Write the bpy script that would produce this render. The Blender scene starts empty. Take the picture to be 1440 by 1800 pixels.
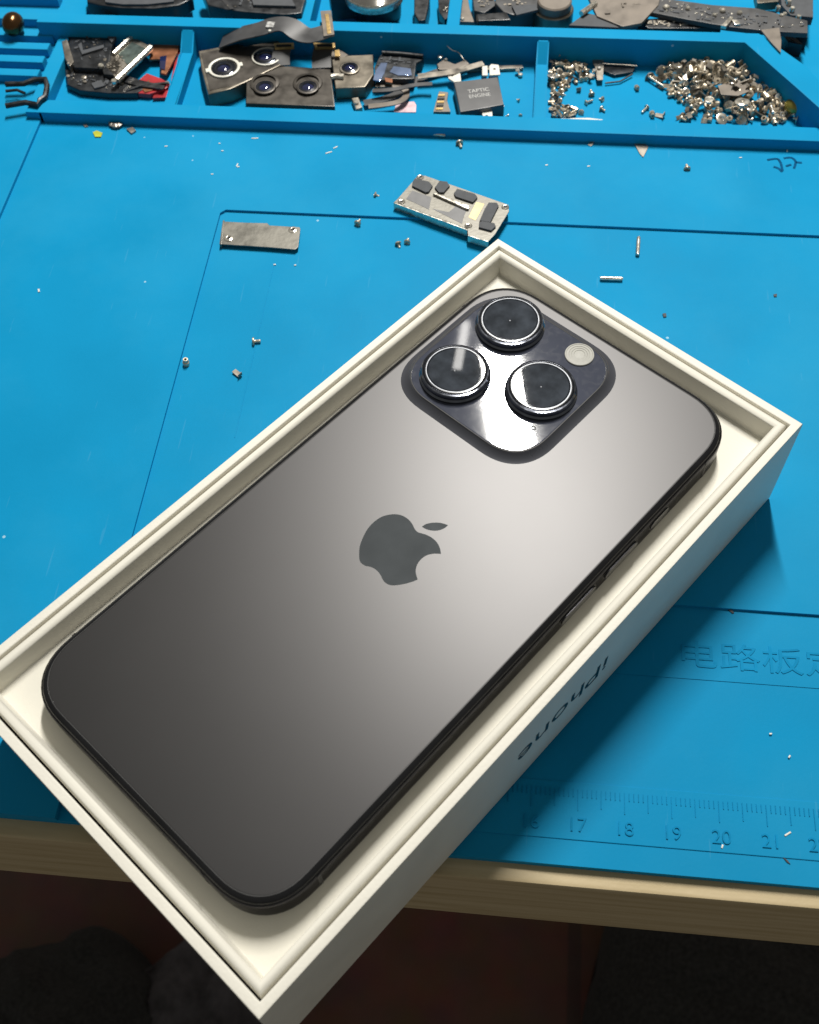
import bpy, bmesh, math, random
from mathutils import Vector, Matrix

S = 0.001                      # the script measures in millimetres, the scene in metres
sc = bpy.context.scene
COL = sc.collection

# ------------------------------------------------------------------ camera
CC = Vector((18.2080895, -117.73611098, 229.07064526))
CR = Matrix(((0.99507406, 0.09472241, -0.02924529),
             (-0.06398547, 0.83900756, 0.54034449),
             (0.07571975, -0.53581151, 0.84093552)))
CF = 1897.18
cam_d = bpy.data.cameras.new('camera')
cam = bpy.data.objects.new('camera', cam_d); COL.objects.link(cam)
cam_d.sensor_fit = 'HORIZONTAL'; cam_d.sensor_width = 36.0
cam_d.lens = CF / 1440 * 36.0
cam_d.clip_start = 0.005; cam_d.clip_end = 20
cam_d.dof.use_dof = True; cam_d.dof.focus_distance = 0.262; cam_d.dof.aperture_fstop = 40
cam.matrix_world = Matrix.Translation(CC * S) @ CR.transposed().to_4x4()
sc.camera = cam

# ------------------------------------------------------------------ world and lamps
w = bpy.data.worlds.new('World'); sc.world = w; w.use_nodes = True
bg = w.node_tree.nodes['Background']
bg.inputs['Color'].default_value = (1.0, 1.0, 0.92, 1); bg.inputs['Strength'].default_value = 0.165

def area(name, loc, rotz, sx, sy, power, color):
    d = bpy.data.lights.new(name, 'AREA'); d.shape = 'RECTANGLE'
    d.size = sx * S; d.size_y = sy * S; d.energy = power; d.color = color
    o = bpy.data.objects.new(name, d); COL.objects.link(o)
    o.location = Vector(loc) * S; o.rotation_euler = (0, 0, rotz)
    return o
area('tube_lamp', (52, 671, 1000), math.radians(10), 50, 460, 22.0, (1.0, 0.97, 0.91))
area('thin_lamp', (-39, 905, 1000), math.radians(-4), 12, 95, 0.035, (1.0, 0.97, 0.92))

sc.view_settings.view_transform = 'Standard'
sc.view_settings.look = 'None'
sc.view_settings.exposure = 0.0
sc.view_settings.gamma = 1.0
sc.cycles.sample_clamp_indirect = 6.0
sc.cycles.max_bounces = 8

# ------------------------------------------------------------------ helpers
R_ = random.Random(7)

def at(px, py, z=0.0):
    """point on the horizontal plane at height z (mm) that the photograph shows at a pixel"""
    d = CR.transposed() @ Vector(((px - 720) / CF, -(py - 900) / CF, -1))
    t = (z - CC.z) / d.z
    return CC + d * t

def mesh_obj(name, bm, mat, parent=None, origin=(0, 0, 0), smooth=True, angle=35):
    o_ = Vector(origin)
    for v in bm.verts: v.co = (v.co - o_) * S
    bmesh.ops.recalc_face_normals(bm, faces=bm.faces)
    me = bpy.data.meshes.new(name); bm.to_mesh(me); bm.free()
    if smooth:
        me.polygons.foreach_set('use_smooth', [True] * len(me.polygons))
        me.set_sharp_from_angle(angle=math.radians(angle))
    if mat: me.materials.append(mat)
    o = bpy.data.objects.new(name, me); COL.objects.link(o)
    if smooth:
        wn = o.modifiers.new('weighted_normals', 'WEIGHTED_NORMAL'); wn.keep_sharp = True; wn.mode = 'FACE_AREA'; wn.weight = 90
    if parent: o.parent = parent
    else: o.location = o_ * S
    return o

def tag(o, label, cat, group=None):
    o['label'] = label; o['category'] = cat
    if group: o['group'] = group
    return o

class Thing:
    def __init__(s, name, label, cat, loc, group=None, rot=(0, 0, 0)):
        s.o = bpy.data.objects.new(name, None); COL.objects.link(s.o)
        s.o.empty_display_size = 0.005
        s.org = Vector(loc); s.o.location = s.org * S; s.o.rotation_euler = rot
        tag(s.o, label, cat, group)
    def part(s, name, bm, mat, label=None, parent=None, **k):
        p = mesh_obj(name, bm, mat, parent or s.o, origin=s.org, **k)
        if label: p['label'] = label
        return p

def solo(name, label, cat, bm, mat, loc, group=None, **k):
    o = mesh_obj(name, bm, mat, None, origin=loc, **k)
    return tag(o, label, cat, group)

def merge(a, b):
    me = bpy.data.meshes.new('tmp'); b.to_mesh(me); b.free(); a.from_mesh(me); bpy.data.meshes.remove(me); return a

def prism(pts, z0, z1, bev=0.0, seg=2, bm=None):
    n = bmesh.new()
    lo = [n.verts.new((p[0], p[1], z0)) for p in pts]
    hi = [n.verts.new((p[0], p[1], z1)) for p in pts]
    n.faces.new(lo[::-1]); top = n.faces.new(hi)
    for i in range(len(pts)):
        j = (i + 1) % len(pts); n.faces.new((lo[i], lo[j], hi[j], hi[i]))
    bmesh.ops.recalc_face_normals(n, faces=n.faces)
    if bev > 0:
        bmesh.ops.bevel(n, geom=list(top.edges), offset=bev, segments=seg, affect='EDGES', profile=0.5)
    return merge(bm, n) if bm else n

def box(x0, x1, y0, y1, z0, z1, bev=0.0, bm=None):
    return prism([(x0, y0), (x1, y0), (x1, y1), (x0, y1)], z0, z1, bev, bm=bm)

def obox(c, ang, lx, ly, z0, z1, bev=0.0, bm=None):
    ca, sa = math.cos(ang), math.sin(ang)
    return prism([(c[0] + ca * x - sa * y, c[1] + sa * x + ca * y) for x, y in
                  ((-lx / 2, -ly / 2), (lx / 2, -ly / 2), (lx / 2, ly / 2), (-lx / 2, ly / 2))], z0, z1, bev, bm=bm)

def lathe(prof, n=48, c=(0, 0, 0), bm=None, rot=None):
    b = bmesh.new(); rings = []
    for r, z in prof:
        if r < 1e-6: rings.append([b.verts.new((0, 0, z))])
        else: rings.append([b.verts.new((r * math.cos(2 * math.pi * i / n), r * math.sin(2 * math.pi * i / n), z)) for i in range(n)])
    for A, B in zip(rings, rings[1:]):
        for i in range(n):
            j = (i + 1) % n
            if len(A) == 1 and len(B) == 1: continue
            if len(A) == 1: b.faces.new((A[0], B[i], B[j]))
            elif len(B) == 1: b.faces.new((A[i], A[j], B[0]))
            else: b.faces.new((A[i], A[j], B[j], B[i]))
    if rot: bmesh.ops.transform(b, matrix=rot.to_4x4() if len(rot) == 3 else rot, verts=b.verts)
    bmesh.ops.translate(b, vec=Vector(c), verts=b.verts)
    return merge(bm, b) if bm else b

def loft(loops, cap0=True, cap1=True, bm=None):
    b = bmesh.new(); L = [[b.verts.new(p) for p in l] for l in loops]; n = len(L[0])
    for A, B in zip(L, L[1:]):
        for i in range(n):
            j = (i + 1) % n; b.faces.new((A[i], A[j], B[j], B[i]))
    if cap0: b.faces.new(L[0][::-1])
    if cap1: b.faces.new(L[-1])
    return merge(bm, b) if bm else b

def rrect(lx, ly, r, n=12, cx=0, cy=0, ex=2.35):
    """rounded rectangle with slightly squared (continuous curvature) corners"""
    out = []
    for q, (sx, sy) in enumerate(((1, 1), (-1, 1), (-1, -1), (1, -1))):
        for i in range(n + 1):
            a = math.pi / 2 * (q + i / n)
            c_, s_ = math.cos(a), math.sin(a)
            x = math.copysign(abs(c_) ** (2 / ex), c_); y = math.copysign(abs(s_) ** (2 / ex), s_)
            out.append((cx + sx * (lx / 2 - r) + r * x, cy + sy * (ly / 2 - r) + r * y))
    return out

def rings(lx, ly, r, prof, cx=0, cy=0, n=12):
    return [[(x, y, z) for x, y in rrect(lx - 2 * i, ly - 2 * i, max(r - i, .2), n, cx, cy)] for i, z in prof]

def sweep_rect(prof, lx, ly, closed=True):
    """profile of (inset, z) run round a rectangle with mitred corners"""
    b = bmesh.new(); L = []
    for i, z in prof:
        x, y = lx / 2 - i, ly / 2 - i
        L.append([b.verts.new(p) for p in ((x, y, z), (-x, y, z), (-x, -y, z), (x, -y, z))])
    k = len(L)
    for m in range(k if closed else k - 1):
        A, B = L[m], L[(m + 1) % k]
        for i in range(4):
            j = (i + 1) % 4; b.faces.new((A[i], A[j], B[j], B[i]))
    return b

def tube(path, r, n=8, bm=None, caps=True):
    b = bmesh.new(); P = [Vector(p) for p in path]; L = []
    for i, p in enumerate(P):
        t = (P[min(i + 1, len(P) - 1)] - P[max(i - 1, 0)]).normalized()
        s = t.cross(Vector((0, 0, 1)))
        if s.length < 1e-3: s = t.cross(Vector((0, 1, 0)))
        s.normalize(); u = s.cross(t)
        L.append([b.verts.new(p + r * (math.cos(2 * math.pi * k / n) * s + math.sin(2 * math.pi * k / n) * u)) for k in range(n)])
    for A, B in zip(L, L[1:]):
        for i in range(n):
            j = (i + 1) % n; b.faces.new((A[i], A[j], B[j], B[i]))
    if caps: b.faces.new(L[0][::-1]); b.faces.new(L[-1])
    return merge(bm, b) if bm else b

def smooth_path(P, k=6):
    P = [Vector(p) for p in P]; out = []
    for i in range(len(P) - 1):
        a, b_, c, d = P[max(i - 1, 0)], P[i], P[i + 1], P[min(i + 2, len(P) - 1)]
        for j in range(k):
            t = j / k
            out.append(0.5 * ((2 * b_) + (c - a) * t + (2 * a - 5 * b_ + 4 * c - d) * t * t + (3 * b_ - a - 3 * c + d) * t ** 3))
    out.append(P[-1]); return out

def ribbon(path, widths, th=0.25, k=6, bm=None):
    """flat flexible cable: its width lies across the path in the horizontal plane"""
    n0 = len(path)
    if not hasattr(widths, '__len__'): widths = [widths] * n0
    P = smooth_path(path, k); W = []
    for i in range(n0 - 1):
        for j in range(k): W.append(widths[i] + (widths[i + 1] - widths[i]) * j / k)
    W.append(widths[-1]); loops = []
    for i, p in enumerate(P):
        t = (P[min(i + 1, len(P) - 1)] - P[max(i - 1, 0)]).normalized()
        s = Vector((t.y, -t.x, 0))
        if s.length < 1e-4: s = Vector((1, 0, 0))
        s.normalize(); u = s.cross(t).normalized()
        if u.z < 0: u = -u
        hw = W[i] / 2
        loops.append([p - s * hw, p + s * hw, p + s * hw + u * th, p - s * hw + u * th])
    return loft(loops, bm=bm)

def closed_smooth(P, k=4):
    n = len(P); out = []
    P = [Vector((p[0], p[1], 0)) for p in P]
    for i in range(n):
        a, b_, c, d = P[i - 1], P[i], P[(i + 1) % n], P[(i + 2) % n]
        for j in range(k):
            t = j / k
            q = 0.5 * ((2 * b_) + (c - a) * t + (2 * a - 5 * b_ + 4 * c - d) * t * t + (3 * b_ - a - 3 * c + d) * t ** 3)
            out.append((q.x, q.y))
    return out

def text_bm(s, height, depth, width=None):
    """lettering with its baseline start at 0,0; height is that of a capital"""
    cu = bpy.data.curves.new('lettering', 'FONT'); cu.body = s; cu.size = 10; cu.extrude = 0.5; cu.resolution_u = 4
    o = bpy.data.objects.new('lettering', cu); COL.objects.link(o)
    dg = bpy.context.evaluated_depsgraph_get(); dg.update()
    me = bpy.data.meshes.new_from_object(o.evaluated_get(dg))
    bm = bmesh.new(); bm.from_mesh(me)
    bpy.data.objects.remove(o); bpy.data.curves.remove(cu); bpy.data.meshes.remove(me)
    xs = [v.co.x for v in bm.verts]; ys = [v.co.y for v in bm.verts]
    x0, x1, y0, y1 = min(xs), max(xs), min(ys), max(ys)
    sy = height / (y1 - min(0, 0) - max(y0, 0)) if y1 > 0 else 1
    sx = (width / (x1 - x0)) if width else sy
    for v in bm.verts:
        v.co = Vector(((v.co.x - x0) * sx, v.co.y * sy, (v.co.z + 0.5) * depth))
    return bm

# ------------------------------------------------------------------ materials
def material(name, col, rough=0.5, metal=0.0, var=0.0, vscale=200, rvar=0.0, bump=0.0, bscale=2000, spec=0.5, coat=0.0, extra=None):
    m = bpy.data.materials.new(name); m.use_nodes = True; nt = m.node_tree; N = nt.nodes; Lk = nt.links
    p = N['Principled BSDF']
    p.inputs['Metallic'].default_value = metal; p.inputs['Specular IOR Level'].default_value = spec
    p.inputs['Coat Weight'].default_value = coat; p.inputs['Coat Roughness'].default_value = 0.05
    tc = N.new('ShaderNodeTexCoord')
    nz = N.new('ShaderNodeTexNoise'); nz.inputs['Scale'].default_value = vscale; nz.inputs['Detail'].default_value = 5
    Lk.new(tc.outputs['Object'], nz.inputs['Vector'])
    mx = N.new('ShaderNodeMix'); mx.data_type = 'RGBA'
    mx.inputs['A'].default_value = (*[c * (1 - var) for c in col], 1); mx.inputs['B'].default_value = (*[min(1, c * (1 + var)) for c in col], 1)
    mr = N.new('ShaderNodeMapRange'); mr.inputs['From Min'].default_value = 0.3; mr.inputs['From Max'].default_value = 0.7
    Lk.new(nz.outputs['Fac'], mr.inputs['Value']); Lk.new(mr.outputs['Result'], mx.inputs['Factor'])
    Lk.new(mx.outputs['Result'], p.inputs['Base Color'])
    rr = N.new('ShaderNodeMapRange'); rr.inputs['From Min'].default_value = 0.3; rr.inputs['From Max'].default_value = 0.7
    rr.inputs['To Min'].default_value = max(0, rough - rvar); rr.inputs['To Max'].default_value = rough + rvar
    Lk.new(nz.outputs['Fac'], rr.inputs['Value']); Lk.new(rr.outputs['Result'], p.inputs['Roughness'])
    if bump:
        n2 = N.new('ShaderNodeTexNoise'); n2.inputs['Scale'].default_value = bscale; n2.inputs['Detail'].default_value = 3
        Lk.new(tc.outputs['Object'], n2.inputs['Vector'])
        b = N.new('ShaderNodeBump'); b.inputs['Strength'].default_value = bump; b.inputs['Distance'].default_value = 0.0002
        Lk.new(n2.outputs['Fac'], b.inputs['Height']); Lk.new(b.outputs['Normal'], p.inputs['Normal'])
    if extra: extra(nt, p, tc, mx)
    return m

def mat_dirt(nt, p, tc, mx):
    """worn silicone: broad paler patches, specks of white dust and a few scratches"""
    N, Lk = nt.nodes, nt.links
    big = N.new('ShaderNodeTexNoise'); big.inputs['Scale'].default_value = 14; big.inputs['Detail'].default_value = 8; big.inputs['Roughness'].default_value = 0.62
    Lk.new(tc.outputs['Object'], big.inputs['Vector'])
    mr = N.new('ShaderNodeMapRange'); mr.inputs['From Min'].default_value = 0.45; mr.inputs['From Max'].default_value = 0.75
    mr.inputs['To Max'].default_value = 0.6
    Lk.new(big.outputs['Fac'], mr.inputs['Value'])
    m1 = N.new('ShaderNodeMix'); m1.data_type = 'RGBA'; m1.inputs['B'].default_value = (0.024, 0.295, 0.52, 1)
    Lk.new(mr.outputs['Result'], m1.inputs['Factor']); Lk.new(mx.outputs['Result'], m1.inputs['A'])
    vo = N.new('ShaderNodeTexVoronoi'); vo.inputs['Scale'].default_value = 105
    Lk.new(tc.outputs['Object'], vo.inputs['Vector'])
    lt = N.new('ShaderNodeMath'); lt.operation = 'LESS_THAN'; lt.inputs[1].default_value = 0.042
    Lk.new(vo.outputs['Distance'], lt.inputs[0])
    n3 = N.new('ShaderNodeTexNoise'); n3.inputs['Scale'].default_value = 26
    Lk.new(tc.outputs['Object'], n3.inputs['Vector'])
    g = N.new('ShaderNodeMath'); g.operation = 'GREATER_THAN'; g.inputs[1].default_value = 0.62
    Lk.new(n3.outputs['Fac'], g.inputs[0])
    mu = N.new('ShaderNodeMath'); mu.operation = 'MULTIPLY'; Lk.new(lt.outputs[0], mu.inputs[0]); Lk.new(g.outputs[0], mu.inputs[1])
    m2 = N.new('ShaderNodeMix'); m2.data_type = 'RGBA'; m2.inputs['B'].default_value = (0.30, 0.52, 0.66, 1)
    Lk.new(mu.outputs[0], m2.inputs['Factor']); Lk.new(m1.outputs['Result'], m2.inputs['A'])
    # scratches: stretched noise threshold
    mp = N.new('ShaderNodeMapping'); mp.inputs['Scale'].default_value = (190, 14, 14); mp.inputs['Rotation'].default_value = (0, 0, 0.9)
    Lk.new(tc.outputs['Object'], mp.inputs['Vector'])
    n4 = N.new('ShaderNodeTexNoise'); n4.inputs['Scale'].default_value = 4; n4.inputs['Detail'].default_value = 2
    Lk.new(mp.outputs['Vector'], n4.inputs['Vector'])
    s1 = N.new('ShaderNodeMapRange'); s1.inputs['From Min'].default_value = 0.715; s1.inputs['From Max'].default_value = 0.74; s1.inputs['To Max'].default_value = 0.07
    Lk.new(n4.outputs['Fac'], s1.inputs['Value'])
    m3 = N.new('ShaderNodeMix'); m3.data_type = 'RGBA'; m3.inputs['B'].default_value = (0.22, 0.48, 0.66, 1)
    Lk.new(s1.outputs['Result'], m3.inputs['Factor']); Lk.new(m2.outputs['Result'], m3.inputs['A'])
    Lk.new(m3.outputs['Result'], p.inputs['Base Color'])

BLUE = material('blue_silicone', (0.0035, 0.248, 0.485), 0.52, var=0.06, vscale=30, rvar=0.08, bump=0.10, bscale=1200, spec=0.05, extra=mat_dirt)
BLUE_SHADED = material('blue_silicone_shaded', (0.003, 0.222, 0.44), 0.6, var=0.1, spec=0.06)  # mat blue made darker: recess shade of the marks put into the colour
INK = material('dark_ink', (0.002, 0.065, 0.16), 0.7, var=0.3, spec=0.04)
CARD = material('white_card', (0.77, 0.745, 0.665), 0.55, var=0.03, vscale=90, rvar=0.06, bump=0.3, bscale=1500, spec=0.3)
TRAY = material('moulded_tray', (0.76, 0.735, 0.65), 0.6, var=0.02, vscale=80, bump=0.15, bscale=1500, spec=0.25)
BLACKINK = material('box_ink', (0.012, 0.03, 0.035), 0.35, var=0.2)
SATIN = material('satin_glass', (0.0485, 0.0475, 0.0480), 0.38, metal=0.85, var=0.02, vscale=30, rvar=0.006)
GLASSEDGE = material('glass_edge', (0.010, 0.010, 0.011), 0.10, spec=0.35, var=0.2)
STEEL_DK = material('dark_steel', (0.055, 0.054, 0.057), 0.22, metal=1, var=0.2, vscale=500, rvar=0.05)
STEEL_DK.node_tree.nodes['Principled BSDF'].inputs['Specular Tint'].default_value = (0.55, 0.55, 0.56, 1)
RIM = material('polished_rim', (0.55, 0.54, 0.55), 0.16, metal=1, var=0.1)
TRIM = material('lens_trim', (0.11, 0.115, 0.125), 0.4, metal=0.9, var=0.3, vscale=600)
BUTTON = material('button_steel', (0.06, 0.06, 0.065), 0.25, metal=1, var=0.1)
GAP = material('dark_gap', (0.004, 0.004, 0.005), 0.6, var=0.2)
EMBLEM = material('mirror_emblem', (0.55, 0.59, 0.64), 0.03, metal=1, var=0.08, vscale=120, rvar=0.01)
BUMPG = material('bump_fillet', (0.075, 0.078, 0.092), 0.30, metal=0.35, var=0.1, vscale=100, rvar=0.04, coat=0.3)
def smudge(nt, p, tc, mx):
    N, Lk = nt.nodes, nt.links
    n = N.new('ShaderNodeTexNoise'); n.inputs['Scale'].default_value = 420; n.inputs['Detail'].default_value = 9; n.inputs['Distortion'].default_value = 0.8
    Lk.new(tc.outputs['Object'], n.inputs['Vector'])
    r = N.new('ShaderNodeMapRange'); r.inputs['From Min'].default_value = 0.40; r.inputs['From Max'].default_value = 0.72
    r.inputs['To Min'].default_value = 0.040; r.inputs['To Max'].default_value = 0.046
    Lk.new(n.outputs['Fac'], r.inputs['Value']); Lk.new(r.outputs['Result'], p.inputs['Roughness'])
    m = N.new('ShaderNodeMix'); m.data_type = 'RGBA'; m.inputs['B'].default_value = (0.10, 0.105, 0.125, 1)
    q = N.new('ShaderNodeMapRange'); q.inputs['From Min'].default_value = 0.5; q.inputs['From Max'].default_value = 0.78; q.inputs['To Max'].default_value = 0.6
    Lk.new(n.outputs['Fac'], q.inputs['Value'])
    Lk.new(q.outputs['Result'], m.inputs['Factor']); Lk.new(mx.outputs['Result'], m.inputs['A']); Lk.new(m.outputs['Result'], p.inputs['Base Color'])
BUMPTOP = material('bump_glass', (0.050, 0.056, 0.080), 0.06, spec=0.9, var=0.12, vscale=60, extra=smudge)
LENSGLASS = material('lens_cover_glass', (0.034, 0.040, 0.050), 0.018, spec=0.6, var=0.45, vscale=260, rvar=0.002)
LENSINNER = material('lens_inner_ring', (0.012, 0.014, 0.02), 0.03, spec=0.6, var=0.3)
LENSRING = material('lens_ring', (0.16, 0.17, 0.20), 0.14, metal=1, var=0.2, vscale=400, rvar=0.05)
LENSDARK = material('lens_barrel', (0.012, 0.013, 0.018), 0.2, var=0.2, coat=0.6)
LENSBLUE = material('coated_lens', (0.012, 0.015, 0.06), 0.04, spec=1.0, var=0.3, coat=1.0)
FLASH = material('flash_diffuser', (0.40, 0.395, 0.36), 0.5, metal=0.0, var=0.05, vscale=1500, spec=0.3)
SILVER = material('steel_plate', (0.165, 0.158, 0.138), 0.42, metal=0.7, var=0.14, vscale=260, rvar=0.08, bump=0.15, bscale=900)
CHROME = material('bright_steel', (0.62, 0.58, 0.50), 0.26, metal=0.8, var=0.25, vscale=700, rvar=0.1)
SCREWM = material('screw_steel', (0.52, 0.45, 0.345), 0.36, metal=0.6, var=0.4, vscale=500, rvar=0.1)
NICKEL = material('dull_nickel', (0.24, 0.215, 0.18), 0.42, metal=0.7, var=0.3, vscale=300, rvar=0.1)
TAUPE = material('taupe_plate', (0.17, 0.145, 0.12), 0.5, metal=0.3, var=0.2, vscale=200, rvar=0.1)
PAD = material('grey_foam_pad', (0.055, 0.06, 0.068), 0.7, var=0.15, vscale=400, bump=0.3)
PADL = material('grey_film', (0.13, 0.13, 0.135), 0.45, var=0.15, vscale=300)
FLEX = material('flex_cable', (0.055, 0.055, 0.057), 0.42, var=0.2, vscale=200, rvar=0.08)
FLEXD = material('black_plastic', (0.014, 0.015, 0.017), 0.35, var=0.4, vscale=300, rvar=0.12, bump=0.2, bscale=1200)
GOLD = material('gold_contacts', (0.55, 0.38, 0.16), 0.35, metal=0.9, var=0.3, vscale=900)
COPPER = material('copper_flex', (0.28, 0.11, 0.05), 0.4, metal=0.4, var=0.3, vscale=250, rvar=0.1)
RED = material('red_plastic', (0.35, 0.02, 0.025), 0.35, var=0.3, vscale=200)
WHITEP = material('white_tab', (0.72, 0.70, 0.62), 0.4, var=0.1)
PINK = material('pink_label', (0.62, 0.42, 0.45), 0.5, var=0.25, vscale=500)
YELLOW = material('yellow_plastic', (0.45, 0.47, 0.03), 0.4, var=0.2)
OLIVE = material('olive_brass', (0.28, 0.24, 0.05), 0.3, metal=0.6, var=0.2)
CAMBODY = material('camera_housing', (0.066, 0.058, 0.049), 0.42, metal=0.5, var=0.25, vscale=220, rvar=0.1)
CAMPALE = material('pale_camera_housing', (0.165, 0.145, 0.115), 0.4, metal=0.7, var=0.2, vscale=220, rvar=0.1)
SKYGLASS = material('bluish_filter', (0.35, 0.45, 0.70), 0.08, metal=0.7, var=0.4, vscale=150)
PRINT = material('grey_print', (0.45, 0.45, 0.44), 0.5, var=0.1)
LOUPE = material('loupe_glass', (0.22, 0.21, 0.19), 0.09, metal=0.75, var=0.3, vscale=60, rvar=0.03)
def wood_grain(nt, p, tc, mx):
    N, Lk = nt.nodes, nt.links
    mp = N.new('ShaderNodeMapping'); mp.inputs['Scale'].default_value = (7, 90, 160)
    Lk.new(tc.outputs['Object'], mp.inputs['Vector'])
    n = N.new('ShaderNodeTexNoise'); n.inputs['Scale'].default_value = 3; n.inputs['Detail'].default_value = 8; n.inputs['Distortion'].default_value = 0.6
    Lk.new(mp.outputs['Vector'], n.inputs['Vector'])
    r = N.new('ShaderNodeValToRGB'); r.color_ramp.elements[0].position = 0.3; r.color_ramp.elements[0].color = (0.44, 0.34, 0.18, 1)
    r.color_ramp.elements[1].position = 0.62; r.color_ramp.elements[1].color = (0.56, 0.45, 0.27, 1)
    Lk.new(n.outputs['Fac'], r.inputs['Fac']); Lk.new(r.outputs['Color'], p.inputs['Base Color'])
WOOD = material('table_board', (0.36, 0.27, 0.14), 0.6, extra=wood_grain, bump=0.3, bscale=700)
GX = 0.30 - at(1010, 1700, -740).x * S
def tiles(nt, p, tc, mx):
    N, Lk = nt.nodes, nt.links
    b = N.new('ShaderNodeTexBrick'); b.offset = 0; b.inputs['Scale'].default_value = 1
    b.inputs['Brick Width'].default_value = 0.30; b.inputs['Row Height'].default_value = 0.30; b.inputs['Mortar Size'].default_value = 0.006
    b.inputs['Color1'].default_value = (0.17, 0.075, 0.055, 1); b.inputs['Color2'].default_value = (0.19, 0.085, 0.06, 1); b.inputs['Mortar'].default_value = (0.10, 0.06, 0.05, 1)
    mp = N.new('ShaderNodeMapping'); mp.inputs['Location'].default_value = (GX, 0.1, 0)
    Lk.new(tc.outputs['Object'], mp.inputs['Vector']); Lk.new(mp.outputs['Vector'], b.inputs['Vector'])
    n = N.new('ShaderNodeTexNoise'); n.inputs['Scale'].default_value = 25; n.inputs['Detail'].default_value = 6
    Lk.new(tc.outputs['Object'], n.inputs['Vector'])
    m = N.new('ShaderNodeMix'); m.data_type = 'RGBA'; m.blend_type = 'MULTIPLY'; m.inputs['Factor'].default_value = 0.7
    Lk.new(b.outputs['Color'], m.inputs['A']); Lk.new(n.outputs['Color'], m.inputs['B']); Lk.new(m.outputs['Result'], p.inputs['Base Color'])
FLOOR = material('floor_tiles', (0.05, 0.02, 0.01), 0.45, extra=tiles)
CLOTH = material('black_fabric', (0.026, 0.025, 0.024), 0.9, var=0.5, vscale=300, bump=0.8, bscale=600)
CLOTHG = material('grey_fabric', (0.085, 0.078, 0.085), 0.9, var=0.4, vscale=60, bump=0.5, bscale=500)

# ------------------------------------------------------------------ setting: floor, work table
fl = mesh_obj('floor', box(-1500, 1500, -1500, 1500, -760, -740), FLOOR); fl['kind'] = 'structure'

tt = Thing('work_table', 'pale wooden work table with a thick plywood board edge', 'table', (0, 200, -3))
tt.part('table_top', box(-600, 600, -59.8, 560, -35, -3.0, 1.0), WOOD)
for x in (-560, 560):
    for y in (20, 520): tt.part('leg', box(x - 22, x + 22, y - 22, y + 22, -740, -37), WOOD)

# clothing / cloth seen dimly under the table edge
def cloth_lump(px, z, sx, sy, h, ang, seed, mat, name, label, cat):
    c = at(px[0], px[1], z); b = bmesh.new(); n = 36; V = []
    rr = random.Random(seed); ph = [rr.uniform(0, 6) for _ in range(6)]
    for i in range(n + 1):
        row = []
        for j in range(n + 1):
            u, v = i / n * 2 - 1, j / n * 2 - 1
            x, y = u * math.sqrt(1 - v * v / 2) * sx, v * math.sqrt(1 - u * u / 2) * sy
            x += 7 * math.sin(v * 5 + ph[3]); y += 7 * math.sin(u * 4 + ph[4])
            q_ = min(1, u * u + v * v - u * u * v * v); hh = h * (1 - q_) ** 0.6
            hh += 6 * math.sin(u * 9 + v * 4 + ph[0]) + 4 * math.sin(v * 13 - u * 5 + ph[1]) + 3 * math.sin((u + v) * 21 + ph[2])
            xr, yr = x * math.cos(ang) - y * math.sin(ang), x * math.sin(ang) + y * math.cos(ang)
            row.append(b.verts.new((c.x + xr, c.y + yr, z - h + hh)))
        V.append(row)
    for i in range(n):
        for j in range(n): b.faces.new((V[i][j], V[i + 1][j], V[i + 1][j + 1], V[i][j + 1]))
    r = bmesh.ops.extrude_face_region(b, geom=list(b.faces))
    for v in [g for g in r['geom'] if isinstance(g, bmesh.types.BMVert)]: v.co.z = -739.0
    return solo(name, label, cat, b, mat, (c.x, c.y, -740), angle=180)
cloth_lump((1440, 1850), -580, 130, 170, 130, 0.45, 1, CLOTH, 'dark_cloth', 'black cloth heaped on the floor below the table on the right', 'cloth')
cloth_lump((40, 1890), -590, 95, 120, 120, 0.35, 2, CLOTH, 'dark_cloth', 'black cloth heaped on the floor beside the grey cloth', 'cloth')
cloth_lump((285, 1840), -640, 55, 110, 80, -0.15, 3, CLOTHG, 'grey_cloth', 'dim greyish cloth on the floor under the near corner of the box', 'cloth')

# ------------------------------------------------------------------ blue repair mat
T = Thing('repair_mat', 'blue silicone repair mat with moulded ruler and parts trays lying on the table', 'mat', (0, 100, -3))
b = bmesh.new()
E_ = 0.0
box(-260, -139, -55.9, 300, -3, 2.0, 0.35, bm=b)            # raised outer strip on the left
prism([(-139, -55.9), (-71, -55.9), (-71, 132.5), (-69.5, 134), (260, 134), (260, 172), (-139, 172)], -3, 0.8, bm=b)   # margin round the board recess
box(-71, 260, 7, 134, -3, 0.0, bm=b); box(-51.15, -50.85, 48, 112, -0.5, 0.09, 0.03, bm=b)
box(-71, 260, -11.5, 7, -3, -0.8, bm=b)                     # lettered strip
box(-71, 260, -38.0, -11.5, -3, -0.95, bm=b)
box(-71, 260, -50.5, -38.0, -3, -0.70, 0.15, bm=b)          # ruler strip
prism([(-71, -55.9), (260, -55.9), (260, -50.5), (-71, -50.5)], -3, -0.95, 0.0, bm=b)
box(-139, 260, 172, 300, -3, 0.0, bm=b)                     # pocket floors
T.part('mat_sheet', b, BLUE, angle=30)
b = box(-139, 128, 172, 178.8, -0.5, 4.6, 0.5)              # front ledge
T.part('tray_ledge', b, BLUE)
b = prism([(-150, 213.2), (91.5, 213.8), (105.4, 191.8), (117, 173), (123, 174), (110, 202.6), (96.6, 219.2), (-150, 218.6)], -0.5, 10, 0.5)
T.part('tray_ledge', b, BLUE)
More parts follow.
